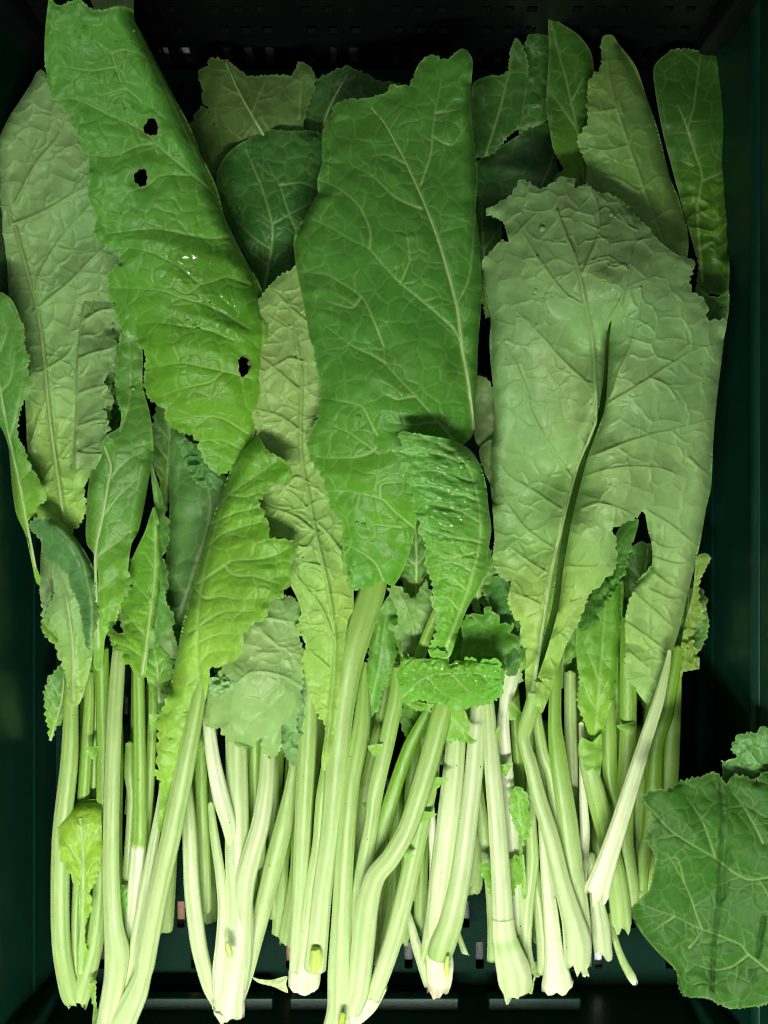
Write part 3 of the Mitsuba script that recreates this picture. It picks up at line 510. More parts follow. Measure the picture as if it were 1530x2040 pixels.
leaf(hA, 'leaf', [(56,1040,3),(73,1031,3),(103,1034),(127,1044),(157,1080),(177,1113),(190,1143),(193,1160,4),(191,1200,4),(190,1245,4),(181,1293,2),(172,1285,2),(160,1225,3),(145,1175,3),(134,1143,4),(105,1128,4),(87,1108,4),(85,1076,4),(62,1058,2)],
     [(60,1045,9.4),(110,1070,9.8),(170,1120,9.7),(185,1200,9.6),(178,1290,9.3),(100,1120,9.0),(150,1190,9.0)], mid=[(182,1290),(182,1200),(160,1110),(110,1050)], midw=(3,1.5), under=False, col=(0.075,0.22,0.06), tert=24, blister=1.3, folds=[([(103,1034),(127,1044),(157,1080),(190,1143)],26,1.5)], label='small curled blue-green leaf', rough=0.05)
leaf(hA, 'leaf', [(103,1125),(107,1178,4),(98,1212,4),(104,1250,4),(110,1258,4),(115,1292,4),(130,1335,3),(134,1400),(158,1402),(178,1340),(186,1290),(186,1240),(160,1170),(130,1120)],
     [(105,1130,8.2),(100,1215,8.3),(175,1250,8.4),(145,1390,7.8),(130,1200,8.7)], mid=[(146,1398),(145,1290),(130,1180),(112,1130)], midw=(7,2.5), under=True, base=(145,1390,130), tert=30, folds=[([(140,1395),(150,1290),(170,1200)],10,0.1)])
leaf(hA, 'leaf', [(85,1080),(110,1120),(108,1180,4),(90,1210,4),(95,1260,4),(118,1300),(128,1400,4),(105,1380,4),(100,1290,3),(88,1230,3),(80,1150)], [(100,1100,6),(95,1240,5.6),(115,1390,5.2)], under=True, col=(0.14,0.26,0.08), rough=0.15)
leaf(hA, 'leaf', [(111,1626,4),(124,1608,3),(152,1597),(199,1594),(202,1626),(203,1680,4),(199,1721,4),(196,1748,5),(189,1768,5),(179,1776,5),(178,1810,4),(174,1845,4),(170,1895),(163,1950),(154,1950),(158,1860),(156,1770,4),(145,1765,4),(138,1746,4),(124,1710,3),(112,1652,3)],
     [(115,1630,7.4),(150,1605,7.2),(200,1600,7.0),(155,1640,8.0),(165,1700,7.6),(130,1710,8),(195,1730,8),(160,1940,6.6)], mid=[(160,1940),(165,1800),(165,1700),(160,1630)], midw=(7,4), veins=[[(165,1720),(185,1670),(198,1640)],[(165,1690),(178,1640),(190,1612)],[(165,1730),(140,1690),(118,1655)],[(165,1680),(145,1640),(128,1620)],[(165,1760),(190,1710)],[(165,1770),(143,1740)]],
     col=(0.26,0.47,0.035), tert=20, folds=[([(112,1630),(152,1600),(200,1596)],20,1.2)], label='small yellow-green leaf folded over at its top', rough=0.05)
leaf(hA, 'leaf', [(180,1960,3),(190,1955,3),(194,1985,3),(193,2030,3),(188,2060),(182,2060),(186,2000,3)], [(185,1960,7.2),(190,2050,7.2)], col=(0.2,0.4,0.05), tert=20, rough=0.02)
leaf(hB, 'leaf', [(240,1770,3),(252,1765,4),(256,1790,4),(254,1820,3),(244,1840),(240,1800)], [(246,1770,8.3),(246,1830,8.2)], col=(0.13,0.36,0.035), tert=18, rough=0.05)

# --- the leaf with holes
leaf(hC, 'leaf', [(100,-20),(107,4),(120,10,3),(150,1,4),(162,4,3),(182,17,3),(200,17,3),(232,13,3),(262,22,0),(270,45),(297,95),(345,190),(375,245),(400,305),(430,370),(447,428),(470,480),(500,535),(522,580),(535,650),(530,720),(520,830),(500,900),(470,935,4),(440,948,5),(425,940,4),(402,905,5),(385,875,4),(362,862,5),(338,840,4),(325,815,4),(297,800,4),(290,765,3),(284,700,3),(250,665,4),(229,630,3),(218,597,3),(217,565,3),(216,540,4),(236,520,3),(205,482,4),(188,468,3),(188,430,3),(178,395,3),(175,345,4),(164,287,4),(150,262,3),(135,240,3),(126,220,3),(107,195,3),(98,165,2),(89,130),(90,60)],
     [(110,10,19.2),(250,20,18.6),(90,130,17.4),(300,120,16.4),(180,300,15.2),(400,330,13.2),(220,600,12.6),(330,560,13.6),(500,560,11.6),(300,790,11.8),(430,760,12.6),(520,780,11.2),(440,940,10.6)], mid=[(500,900),(522,760),(520,600),(470,488),(410,350),(330,180),(262,40)], midw=(4.5,2), vstr=0.9,
     veins=[[(437,397),(400,363),(333,307),(287,263),(213,227),(160,200),(112,193)],[(280,200),(243,165),(222,107),(200,87),(163,68)],[(307,287),(270,293),(227,310),(177,310)],[(377,348),(317,352),(290,373),(233,385)],[(463,472),(407,473),(343,460),(297,455),(213,467)],[(500,567),(450,552),(400,565),(353,527),(300,503),(257,493),(222,500)],[(400,565),(370,585),(330,560)],[(494,655),(423,613),(370,595),(310,577),(218,573)],[(467,677),(425,660),(383,653),(330,645),(283,643)],[(497,753),(443,740),(400,730),(353,723),(290,735)],[(445,741),(420,760),(367,773),(315,792)],[(493,862),(440,833),(390,830),(342,838)],[(480,893),(440,877),(400,877)],[(230,133),(180,140),(110,130)],[(222,107),(250,98),(300,120)],[(250,175),(200,190),(180,165)]],
     col=UP, base=(430,800,300), colbase=(0.14,0.37,0.022), holes=[(301,254,14,1.25),(281,354,13,1.3),(486,730,12,1.6)], folds=[([(262,22),(297,95),(345,190),(400,305),(447,428),(500,535),(530,620)],34,2.2)],
     bumps=[(405,510,70,24,14,0.36),(320,650,46,16,10,0.2),(470,655,40,16,20,0.18)], crumple=[(400,525,60,0.03,12)], wet=[(405,528,80,34),(460,600,60,60),(320,665,60,30)], drops=26, rough=0.14, blister=2.1, specks=5, label='long bright green leaf with three round holes', bruise=[([(222,520),(240,525)],3,0.7)])
leaf(hC, 'leaf', [(150,-60),(200,-70),(262,-60),(266,20),(262,60),(190,60),(186,14)], [(160,-60,12.6),(262,0,12.2),(200,50,12.6)], under=True, veins=[[(225,60),(228,-60)]])
leaf(hC, 'leaf', [(345,855),(362,862),(400,905),(450,950),(452,1000),(410,1100,4),(385,1200,4),(370,1250),(340,1260),(330,1130),(338,1000),(335,900)], [(350,870,6.2),(440,980,6.8),(340,1200,5.4),(400,1100,6.2)], mid=[(350,1250),(420,1010),(365,900)], col=(0.085,0.23,0.05), rough=0.2, midw=(4,2))
leaf(hC, 'leaf', [(358,880,4),(395,885,4),(420,930,5),(445,955,5),(440,980,5),(410,970,4),(380,945,5),(362,920,4)], [(360,890,8.6),(430,970,8.8)], col=(0.085,0.25,0.06), crumple=[(400,930,60,0.7,22)], tert=24, rough=0.25)
leaf(hB, 'leaf', [(352,1080,4),(405,1080,4),(420,1120),(400,1200,4),(380,1260),(355,1250),(345,1150,4)], [(360,1090,5),(400,1200,5),(360,1250,5)], under=True, col=(0.19,0.31,0.13), rough=0.3)
leaf(hB, 'leaf', [(318,1260,3),(345,1250,3),(352,1310,3),(340,1380),(318,1420),(300,1400),(298,1330,3)], [(325,1270,7.4),(310,1400,7.2)], under=True, col=(0.16,0.30,0.08))
# --- the front left leaf
leaf(hB, 'leaf', [(513,866,0),(530,893,4),(563,911,4),(580,945,4),(566,962,4),(537,966,4),(541,979,5),(512,998,5),(528,1030,5),(543,1050,5),(537,1067,4),(560,1077,3),(593,1082,3),(588,1110,5),(577,1147,5),(563,1183,4),(543,1202,4),(530,1228,5),(497,1245,5),(485,1278,5),(474,1312,5),(430,1325,4),(420,1338,0),(408,1400),(385,1460),(362,1560),(335,1650),(314,1650),(320,1600),(317,1562,5),(301,1540,5),(319,1530,5),(309,1470,5),(318,1436,4),(330,1400,0),(345,1340),(355,1290),(365,1240),(380,1190),(395,1130),(410,1080),(428,1020),(440,990),(455,945),(472,913),(492,888)],
     [(510,870,12.6),(440,990,12.2),(560,960,13.2),(580,1100,13.6),(400,1150,12.2),(500,1150,13.8),(365,1260,12),(460,1290,13),(400,1370,11.6),(312,1500,10.9),(345,1600,10.6)], mid=[(330,1640),(370,1500),(398,1390),(392,1300),(400,1180),(430,1050),(470,930)], midw=(4,2),
     veins=[[(425,1020),(457,987),(510,947),(550,920)],[(457,987),(490,990),(520,980)],[(395,1163),(450,1127),(467,1117),(530,1113),(590,1085)],[(447,1127),(467,1147),(510,1150),(560,1165)],[(387,1170),(407,1193),(440,1187),(467,1193),(530,1190)],[(377,1260),(443,1220),(500,1217)],[(410,1090),(450,1060),(520,1040)],[(380,1290),(430,1265),(480,1262)],[(420,1045),(460,1025),(520,1010)],[(390,1330),(420,1300),(465,1295)]],
     col=(0.14,0.385,0.03), base=(390,1420,280), colbase=(0.27,0.50,0.055), folds=[([(513,866),(472,913),(440,990),(410,1080),(380,1190),(355,1290),(340,1370)],30,2.0)], rough=0.12, blister=2.1, drops=6, amp=0.9)
# --- pale serrated leaf
leaf(hD, 'leaf', [(590,528),(578,540,3),(557,548,3),(537,565,3),(522,590,3),(508,622,3),(499,660,4),(500,700,4),(496,745,4),(498,800,4),(508,855,4),(505,900,0),(520,960),(520,1010),(538,1060),(555,1120),(592,1193,0),(600,1228,4),(590,1254,4),(607,1288,4),(602,1320,4),(615,1380,0),(628,1409,5),(640,1425,4),(648,1450,0),(640,1520),(652,1530),(672,1420),(680,1340),(693,1240),(704,1213),(705,1160),(710,1050),(690,900),(660,700),(640,560),(615,535)],
     [(585,540,11.3),(505,660,11.2),(500,820,11),(600,700,11.6),(640,900,11.4),(530,1000,11.2),(620,1100,12),(690,1100,11),(600,1250,11.4),(690,1230,11),(650,1350,10.6),(645,1500,9.8)], mid=[(650,1500),(668,1300),(655,1180),(625,1040),(600,900),(600,750),(575,600)], midw=(3.5,2), under=True,
     veins=[[(668,1280),(640,1210),(600,1160),(570,1120)],[(655,1180),(640,1130),(600,1120)],[(630,1060),(590,1030),(520,1005)],[(634,1060),(610,1090),(560,1075)],[(620,1020),(585,985),(555,970)],[(612,960),(590,950),(555,985)],[(680,1100),(650,1060),(630,1040)],[(600,860),(560,830),(510,815)],[(600,780),(560,745),(505,700)],[(600,720),(575,715),(520,745)],[(610,640),(580,615),(545,580)],[(590,700),(590,620)],[(655,1330),(620,1300),(600,1270)],[(668,1240),(690,1200)]],
     base=(660,1350,300), rough=0.15, blister=2.2, drops=22, specks=5, col=(0.30,0.475,0.135), label='long pale green serrated leaf, underside up')
# --- the largest leaf
leaf(hE, 'leaf', [(918,97),(932,102),(942,123),(939,167),(939,233),(947,300),(951,350),(948,417),(953,467),(958,533),(959,600),(954,667),(952,700),(950,760),(944,853),(938,872),(925,885),(918,900),(900,960),(840,1010),(822,1080),(808,1125),(790,1160),(778,1168,2),(763,1158,4),(740,1166,4),(715,1172,4),(690,1170,4),(694,1142,4),(686,1107,4),(677,1047,4),(658,1000,4),(636,947,4),(620,913,4),(612,860,4),(630,835,4),(640,800,4),(632,760,3),(628,700,2),(614,667,0),(607,617),(598,573),(590,533),(585,493),(588,465),(607,433),(623,403),(633,383),(632,360),(643,317,2),(643,260,3),(652,232,4),(660,228,4),(668,212,4),(695,200,4),(743,190,3),(772,186,4),(780,173,3),(808,170,4),(820,157),(837,123,3),(863,112,4),(882,118,4),(900,108,2)],
     [(918,100,10.6),(940,300,11.6),(660,240,10.2),(800,200,10.8),(590,500,11.8),(760,500,13),(955,550,12.2),(610,640,12.2),(940,840,12.6),(760,800,14),(625,900,12.6),(820,1000,13.2),(690,1160,11.6),(780,1160,11.4)], mid=[(943,856),(933,763),(920,690),(910,610),(880,500),(850,417),(810,327),(787,283),(767,247),(740,215)], midw=(6.5,1.6),
     veins=[[(910,607),(932,560),(940,507),(946,427)],[(838,370),(858,310),(862,273),(867,227),(880,160)],[(910,885),(873,840),(827,790),(790,750),(768,723),(765,690)],[(765,690),(740,630),(720,593),(680,563),(650,547),(597,542)],[(768,723),(743,707),(697,687),(650,650)],[(917,677),(897,650),(843,603),(800,567),(767,533),(737,497),(703,480),(663,457),(623,437)],[(737,497),(738,470),(733,447),(717,413),(690,387),(670,373),(637,360)],[(840,418),(793,397),(743,353),(700,330)],[(752,868),(735,835),(720,810),(680,800),(640,793)],[(755,905),(700,866),(667,850)],[(750,893),(735,905),(697,913),(627,910)],[(823,1050),(787,1020),(757,993),(697,980),(647,980)],[(757,993),(760,965),(800,960)],[(763,1157),(745,1120),(700,1090),(680,1085)],[(800,1050),(750,1045),(738,1050)],[(873,840),(830,845),(780,842)],[(867,227),(900,222),(920,215)],[(862,273),(900,290),(930,250)],[(810,327),(770,310),(740,312)],[(827,790),(790,795),(760,780)],[(797,567),(815,520),(810,460)],[(843,603),(880,590)],[(720,593),(700,615),(650,600)]],
     col=(0.078,0.262,0.036), base=(750,1080,300), colbase=(0.105,0.34,0.022), bumps=[(815,470,20,9,0,0.12),(770,650,90,34,25,0.22),(700,960,80,26,10,0.2)], folds=[([(939,167),(947,300),(948,417),(958,533),(954,667),(948,800),(944,853)],26,1.7),([(614,667),(598,573),(585,493),(607,433),(633,383)],30,0.9)], rough=0.13, blister=1.6, drops=14, wet=[(900,720,22,40)], label='largest leaf, smooth and deep green', amp=0.9, vstr=1.15)
# --- curled crinkled leaf in the middle
yc = [(935 - 0.0007 * (y - 1050)**2 * 1.0, y) for y in range(890, 1290, 32)]
leaf(hE, 'leaf', [(790,868,4),(808,858,3),(843,866),(903,877),(937,897),(957,927),(968,963),(973,1007),(979,1053),(974,1090),(968,1137),(953,1173),(931,1213),(912,1262),(897,1307),(880,1312,4),(852,1294,4),(864,1262,3),(872,1228),(858,1202,4),(858,1165,4),(852,1128,4),(846,1085,4),(830,1062,4),(836,1040,4),(822,1002,5),(806,950,5),(800,915,4),(782,898,4),(798,886,4)],
     [(790,875,15.4),(900,885,15.3),(960,960,15.0),(975,1060,14.8),(820,960,15.2),(890,1000,15.5),(850,1120,14.6),(920,1130,14.9),(930,1210,14),(880,1300,13.2)], mid=[(885,1300),(930,1180),(955,1080),(952,1000),(930,930),(870,880)], midw=(4,2),
     veins=[[(955,1080),(900,1070),(840,1050)],[(955,1040),(890,1010),(825,1000)],[(952,1000),(890,975),(812,965)],[(945,960),(880,940),(805,940)],[(935,930),(870,905),(795,900)],[(905,900),(860,880),(800,870)],[(953,1100),(900,1110),(850,1090)],[(945,1140),(900,1120),(855,1130)],[(935,1180),(895,1150),(858,1165)],[(918,1220),(890,1190),(862,1190)]],
     col=(0.12,0.38,0.055), base=(900,1250,170), colbase=(0.14,0.39,0.025), tert=26, blister=1.6, crumple=[(900,960,110,0.15,14,-14,2.6),(910,1070,110,0.13,13,-22,2.6)], folds=[([(903,877),(937,897),(957,927),(973,1007),(979,1053),(968,1137),(953,1173),(912,1262)],26,1.6)], drops=8, wet=[(900,930,60,50),(900,1030,50,40)], rough=0.12, vstr=1.25, label='curled wrinkled leaf lying on the largest leaf')
leaf(hE, 'leaf', [(775,1170,4),(800,1165,3),(812,1187,4),(830,1195,4),(838,1170,4),(850,1150),(862,1190),(868,1230),(845,1290),(815,1315),(800,1300,4),(794,1278,4),(779,1248,5),(797,1252,4),(789,1225,4)], [(780,1180,10.8),(850,1170,11),(790,1270,10.8),(840,1290,11)], mid=[(830,1310),(820,1240),(795,1180)], under=True, col=(0.19,0.37,0.09), tert=26, midw=(3,1.5))
stalk(hE, [(880,1195,12.6,9),(862,1240,12.2,10),(842,1290,11.6,11),(825,1350,10.8,12)], GREEN, GREEN, GREEN)
leaf(hE, 'leaf', [(778,1185),(792,1200,3),(788,1280,4),(782,1335,4),(768,1362,4),(746,1420),(728,1440),(735,1380,4),(728,1330,4),(733,1300,4),(745,1245),(765,1200)], [(780,1190,9.8),(785,1290,9.6),(735,1430,8.8),(735,1310,9.9)], mid=[(732,1430),(752,1340),(772,1200)], midw=(3,1.5), col=(0.10,0.29,0.03), tert=28, folds=[([(745,1245),(733,1300),(728,1370)],14,0.6)])
# crumpled patch at the foot of the curled leaf
leaf(hF, 'leaf', [(798,1326,5),(812,1302,6),(848,1310,6),(870,1294,6),(898,1318,6),(935,1306,6),(955,1324,6),(985,1314,6),(1007,1334,3),(1001,1365,4),(992,1388,4),(963,1408,4),(923,1412,5),(900,1405,5),(880,1400,5),(856,1403,4),(830,1396,4),(806,1399,0),(795,1370),(786,1345)],
     [(790,1310,12.9),(1000,1335,12.8),(900,1355,12.9),(800,1390,12.0),(980,1390,12.2),(900,1405,11.8)], mid=[(800,1390),(850,1350),(930,1340),(1000,1350)], midw=(3,1.5), col=(0.135,0.39,0.035), tert=17, blister=1.6, crumple=[(890,1350,120,0.24,9,25,2.0),(950,1370,70,0.20,8,60,2)], folds=[([(790,1304),(893,1312),(990,1322)],16,0.5)], drops=5, wet=[(900,1360,90,36)], rough=0.10, veins=[[(850,1350),(880,1380),(920,1400)],[(900,1343),(930,1375),(965,1390)],[(960,1343),(985,1370)]], label='crumpled bright green leaf bent across the stalks')
leaf(hF, 'leaf', [(918,1240,3),(937,1222,5),(960,1228,6),(978,1212,6),(1003,1238,6),(1022,1240,6),(1018,1262,6),(1030,1288,6),(1012,1305,6),(1010,1335,3),(990,1345),(940,1330),(918,1310),(922,1275)], [(930,1250,10.6),(1020,1270,10.6),(970,1320,11.4)], col=(0.10,0.31,0.03), tert=26, rough=0.2, drops=5)
leaf(hF, 'leaf', [(985,1150,4),(1025,1180,4),(1036,1250,4),(1040,1320,4),(1015,1345,3),(1000,1290,4),(985,1230,4),(960,1180,4)], [(990,1160,8.8),(1035,1250,9.2),(1010,1330,9.2)], col=(0.06,0.20,0.03), tert=28, rough=0.25)
leaf(hF, 'leaf', [(805,1398,3),(850,1400,3),(903,1405,3),(925,1415),(935,1440,3),(938,1462,4),(950,1478,3),(930,1478,4),(912,1470,4),(895,1482,3),(880,1470,3),(878,1440),(850,1415),(835,1418,4),(815,1412,4)], [(810,1400,10.6),(900,1410,11.4),(940,1475,11.2),(880,1460,11)], col=(0.17,0.41,0.04), tert=24, rough=0.15, veins=[[(880,1410),(920,1450),(945,1475)]], specks=3)
stalk(hF, [(960,1240,9.6,14),(950,1300,9.6,15),(945,1360,9.4,15)], GREEN, GREEN, PALE)
# dull leaf bits between the largest leaf and the pale wide one
leaf(hF, 'leaf', [(942,760),(965,752,3),(985,790),(992,860),(990,930),(965,900),(945,870)], [(950,770,9),(985,860,8.8),(960,890,9)], under=True, col=(0.20,0.32,0.10))
leaf(hF, 'leaf', [(955,895),(990,880),(1010,1000),(1010,1120),(1000,1200),(970,1215),(955,1180),(985,1100),(990,1000),(965,940)], [(960,900,9.6),(1005,1000,8.6),(980,1200,8.2)], under=True, col=(0.20,0.33,0.10))
# --- grey pale leaf over the C stalks
leaf(hC, 'leaf', [(412,1372,3),(440,1330),(470,1290),(500,1240),(530,1195),(543,1187,3),(583,1186,3),(598,1210,4),(591,1245,4),(611,1303,4),(600,1318,4),(604,1380),(600,1412,4),(588,1425,4),(590,1462,4),(578,1448,4),(563,1450,3),(556,1490,4),(539,1510,4),(519,1494,4),(518,1472,4),(503,1486,4),(485,1486,4),(460,1478,5),(440,1467,4),(434,1454,4),(423,1450,3),(409,1440,3),(412,1400)],
     [(415,1390,10),(500,1240,10.8),(590,1200,10.6),(600,1310,10.9),(480,1360,11.6),(430,1440,10.2),(540,1500,9.8),(590,1440,10.0),(540,1400,11.0)], mid=[(604,1370),(560,1345),(500,1340),(440,1390)], midw=(3,1.5), under=True,
     veins=[[(521,1398),(547,1372),(579,1333),(595,1315)],[(536,1409),(590,1358)],[(496,1441),(536,1412),(560,1400)],[(554,1412),(500,1390),(440,1385)],[(525,1260),(560,1290),(600,1285)],[(515,1300),(560,1300)],[(550,1470),(565,1430)],[(530,1230),(590,1240)]], col=(0.27,0.445,0.14), rough=0.2, tert=34, folds=[([(409,1440),(440,1467),(503,1486),(539,1510)],18,0.6)], label='greyish pale leaf hanging over the fat white stem')
leaf(hC, 'leaf', [(412,1368,5),(425,1355,5),(455,1350,5),(480,1352,4),(470,1366,4),(440,1378,4),(425,1388,4)], [(415,1370,11.2),(470,1360,11.8)], under=True, col=(0.26,0.46,0.17), crumple=[(435,1368,30,0.5,12)], tert=18, rough=0.05)
leaf(hC, 'leaf', [(575,1330),(600,1322),(612,1400),(608,1480,4),(592,1505,4),(586,1527,4),(572,1514,5),(560,1500,4),(555,1440)], [(590,1330,9.4),(560,1480,9.0),(590,1510,8.9)], under=True, col=(0.16,0.33,0.11), crumple=[(580,1470,50,0.4,20)], rough=0.2, tert=28)

# --- the wide pale leaf on the right
leaf(hI, 'leaf', [(968,427,3),(975,412,4),(1003,394,4),(1020,389,4),(1035,366,4),(1050,360,4),(1075,372,4),(1095,366,4),(1107,359,4),(1140,357,4),(1147,372,4),(1170,362,3),(1187,383,4),(1220,393,4),(1247,402,4),(1260,418,4),(1277,443,4),(1307,473,2),(1330,493,2),(1353,510,3),(1382,523,4),(1378,560,4),(1383,580,4),(1402,600,5),(1408,634,5),(1447,633,0),(1442,677),(1437,723),(1428,797),(1421,880),(1417,967),(1407,1013),(1393,1090),(1371,1180),(1357,1240),(1341,1297),(1330,1340),(1312,1400),(1295,1410),(1270,1380,4),(1250,1350,3),(1245,1290,2),(1250,1207,4),(1266,1163,3),(1297,1130,0),(1298,1085),(1291,1057),(1285,1025),(1277,1020,2),(1268,1034,4),(1234,1050,5),(1214,1057,4),(1224,1073,4),(1231,1127,5),(1208,1150,5),(1190,1163,4),(1180,1177,4),(1167,1213,3),(1147,1247,2),(1120,1307),(1100,1370),(1080,1420),(1066,1400),(1068,1360),(1089,1297),(1112,1213),(1123,1130),(1140,1030),(1155,970),(1172,907),(1203,820),(1210,763),(1214,680),(1218,640),(1210,660),(1204,740),(1197,790),(1190,825),(1160,904),(1142,966),(1127,1025),(1111,1126),(1100,1207),(1078,1290),(1061,1357),(1058,1398),(1046,1360),(1047,1297,4),(1032,1280,5),(1044,1247,5),(1020,1228,4),(1010,1200,3),(1020,1160,3),(990,1147,4),(980,1120,2),(985,1080),(980,1000),(976,950),(977,900),(986,850),(983,780),(978,730),(975,680),(977,633),(964,573),(960,540),(962,515,3),(978,497,3),(1000,480,3),(1014,488,0),(1004,450,3),(985,435,3)],
     [(970,430,9.6),(1100,365,10.6),(1250,410,11),(1060,520,12.8),(1380,550,12),(1215,560,14.4),(965,560,11.4),(1100,700,12.8),(1190,700,11.9),(1225,720,13.8),(1430,750,12),(980,880,11.2),(1150,930,11),(1180,920,13.6),(1330,900,13.4),(1415,960,11.6),(1110,1080,10.8),(1140,1060,13.2),(1240,1040,13.6),(1290,1060,11.6),(1390,1090,10.8),(1000,1150,10.6),(1060,1330,10.2),(1200,1140,12.8),(1080,1380,10.6),(1310,1380,9.6),(1260,1200,10.4)],
     mid=[(1060,1380),(1100,1130),(1150,930),(1183,857),(1187,797),(1180,677),(1163,590),(1148,517),(1128,470),(1110,420)], midw=(8,2), under=True,
     veins=[[(1163,610),(1123,583),(1090,540),(1050,480),(1030,440)],[(1180,783),(1167,760),(1133,730),(1087,680),(1030,620)],[(1163,883),(1127,840),(1113,773),(1090,740)],[(1143,960),(1110,910),(1057,823),(1050,780),(1020,713),(985,660)],[(1120,1017),(1070,983),(1020,953),(990,920)],[(1113,1100),(1053,1060),(1020,1017),(990,980)],[(1100,1147),(1057,1120),(1020,1093)],[(1085,1210),(1050,1190),(1020,1180)],
            [(1160,545),(1192,467),(1190,407),(1170,367)],[(1213,640),(1240,590),(1265,493),(1275,447)],[(1207,803),(1220,780),(1237,733),(1260,680),(1273,617),(1277,573)],[(1207,807),(1253,780),(1297,753),(1340,723),(1390,695),(1433,687)],[(1173,910),(1227,890),(1287,870),(1353,853),(1422,833)],[(1163,950),(1203,937),(1253,930),(1313,933),(1350,947)],[(1373,913),(1417,953)],[(1160,1013),(1193,1003),(1233,1013),(1267,1030)],[(1287,1017),(1337,1047),(1392,1090)],[(1297,1077),(1320,1090),(1360,1095)],[(1299,1110),(1353,1125),(1380,1120)],[(1303,1143),(1330,1163),(1370,1183)],[(1295,1175),(1337,1193),(1362,1190)],[(1262,1180),(1300,1215),(1340,1250)],[(1245,1240),(1290,1270),(1330,1300)],[(1253,1300),(1290,1330)],[(1127,1130),(1160,1130),(1220,1130)],[(1140,1060),(1180,1080)],[(1297,753),(1330,770),(1350,800)],[(1140,1200),(1170,1190)]],
     base=(1090,1300,230), folds=[([(1214,680),(1203,820),(1172,907),(1140,1030),(1112,1213)],20,0.9),([(1210,660),(1197,790),(1160,904),(1127,1025),(1111,1126),(1078,1290)],24,1.6),([(960,540),(977,633),(978,730),(986,850),(977,900),(980,1000)],34,1.8),([(1442,677),(1421,880),(1407,1013),(1371,1180),(1341,1297)],32,2.0),([(1291,1040),(1297,1130),(1266,1163)],18,0.9)],
     rough=0.16, blister=1.9, drops=26, specks=12, tert=52, bumps=[(1195,548,34,18,25,0.26)], wet=[(1200,560,40,26)], label='wide pale grey-green leaf, split by a deep fold', amp=0.9)
leaf(hI, 'leaf', [(1212,600),(1226,640),(1232,740),(1225,830),(1196,920),(1172,1010),(1150,1130),(1128,1230),(1090,1370),(1062,1385),(1072,1300),(1100,1160),(1122,1030),(1150,920),(1184,820),(1194,740),(1200,640)],
     [(1212,620,11.2),(1205,800,9.0),(1150,1000,8.4),(1075,1370,8.6)], under=True, col=(0.09,0.24,0.035), rough=0.05, edge=0)  # strip beneath the slit, shade of the fold put into its dark green
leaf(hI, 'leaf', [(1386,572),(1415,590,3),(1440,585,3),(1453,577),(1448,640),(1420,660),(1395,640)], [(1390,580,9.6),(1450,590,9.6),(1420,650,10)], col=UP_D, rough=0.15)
leaf(hI, 'leaf', [(1272,1035),(1262,1080,4),(1254,1113,5),(1250,1135,5),(1232,1155,5),(1215,1195,5),(1187,1235,5),(1167,1250,4),(1150,1240),(1190,1160),(1220,1080),(1240,1045)], [(1265,1045,9.2),(1250,1120,9.6),(1170,1245,9.4),(1200,1130,8.6)], col=(0.07,0.22,0.03), tert=22, crumple=[(1220,1160,60,0.5,16)], rough=0.2)
leaf(hI, 'leaf', [(1150,1250),(1190,1180),(1238,1155),(1241,1203),(1234,1280),(1229,1360),(1222,1390),(1205,1438,3),(1194,1464,3),(1179,1472,3),(1168,1458,3),(1154,1402,4),(1150,1336)], [(1230,1170,8.2),(1160,1280,8.8),(1225,1350,8.4),(1180,1465,8)], mid=[(1185,1470),(1195,1350),(1205,1200)], midw=(3.5,2), col=(0.12,0.335,0.03), base=(1185,1450,110), tert=32, veins=[[(1190,1420),(1170,1380),(1158,1340)],[(1194,1360),(1175,1310),(1160,1270)],[(1192,1400),(1215,1350)]], folds=[([(1238,1155),(1234,1280),(1222,1390)],14,0.8)])
leaf(hI, 'leaf', [(1158,1470),(1180,1478),(1198,1462),(1199,1500),(1195,1545),(1180,1530),(1168,1536),(1152,1500)], [(1175,1475,8.7),(1190,1535,8.9)], col=(0.20,0.43,0.05), tert=30, rough=0.08)
leaf(hJ, 'leaf', [(1388,1110),(1413,1107,3),(1400,1150,4),(1392,1200,4),(1402,1232,4),(1385,1260,5),(1384,1310,5),(1391,1333,4),(1372,1335,4),(1356,1350,3),(1355,1300),(1364,1245),(1380,1180)], [(1400,1110,7.4),(1390,1220,7.6),(1370,1340,7.6)], col=(0.20,0.33,0.05), tert=20, crumple=[(1378,1280,50,0.5,14)], rough=0.2)

# --- leaves at the back, some darkened to put overhead shade into their colour
leaf(hL, 'leaf', [(447,120,3),(480,140,4),(510,150,3),(577,150,3),(592,122,2),(613,130,3),(625,155,4),(622,200,4),(605,240),(600,300),(520,340),(430,350),(400,300,4),(380,267,4),(381,240,5),(399,208,5),(420,224,5),(392,160,5),(405,137,5),(428,117,4)],
     [(430,130,6.4),(600,140,6.2),(390,260,6),(520,230,7.4),(600,260,6.6),(430,340,6)], mid=[(560,330),(520,260),(480,190),(450,125)], under=True, veins=[[(597,235),(600,190),(603,150)],[(500,225),(520,180),(530,155)],[(510,300),(460,260),(440,235)],[(480,190),(440,170)]], col=(0.105,0.205,0.048), drops=4, rough=0.25)
leaf(hL, 'leaf', [(450,310),(483,283,3),(515,266,3),(560,258,3),(610,262,3),(650,280),(680,400),(640,500),(560,570),(523,590),(505,540),(470,470),(440,400),(432,350)], [(450,320,7),(560,270,7.2),(640,350,6.8),(520,580,6.6),(550,420,7.8),(450,400,6.8)], mid=[(526,578),(540,500),(542,447),(520,370),(490,300)], midw=(4,1.6), veins=[[(600,490),(590,463),(573,417),(557,370),(530,323)],[(540,498),(510,477),(470,440)],[(543,447),(590,420),(630,400)],[(535,530),(500,500)],[(557,370),(600,365),(635,380)]], col=(0.045,0.165,0.028), drops=22, blister=1.8, tert=40, rough=0.22)
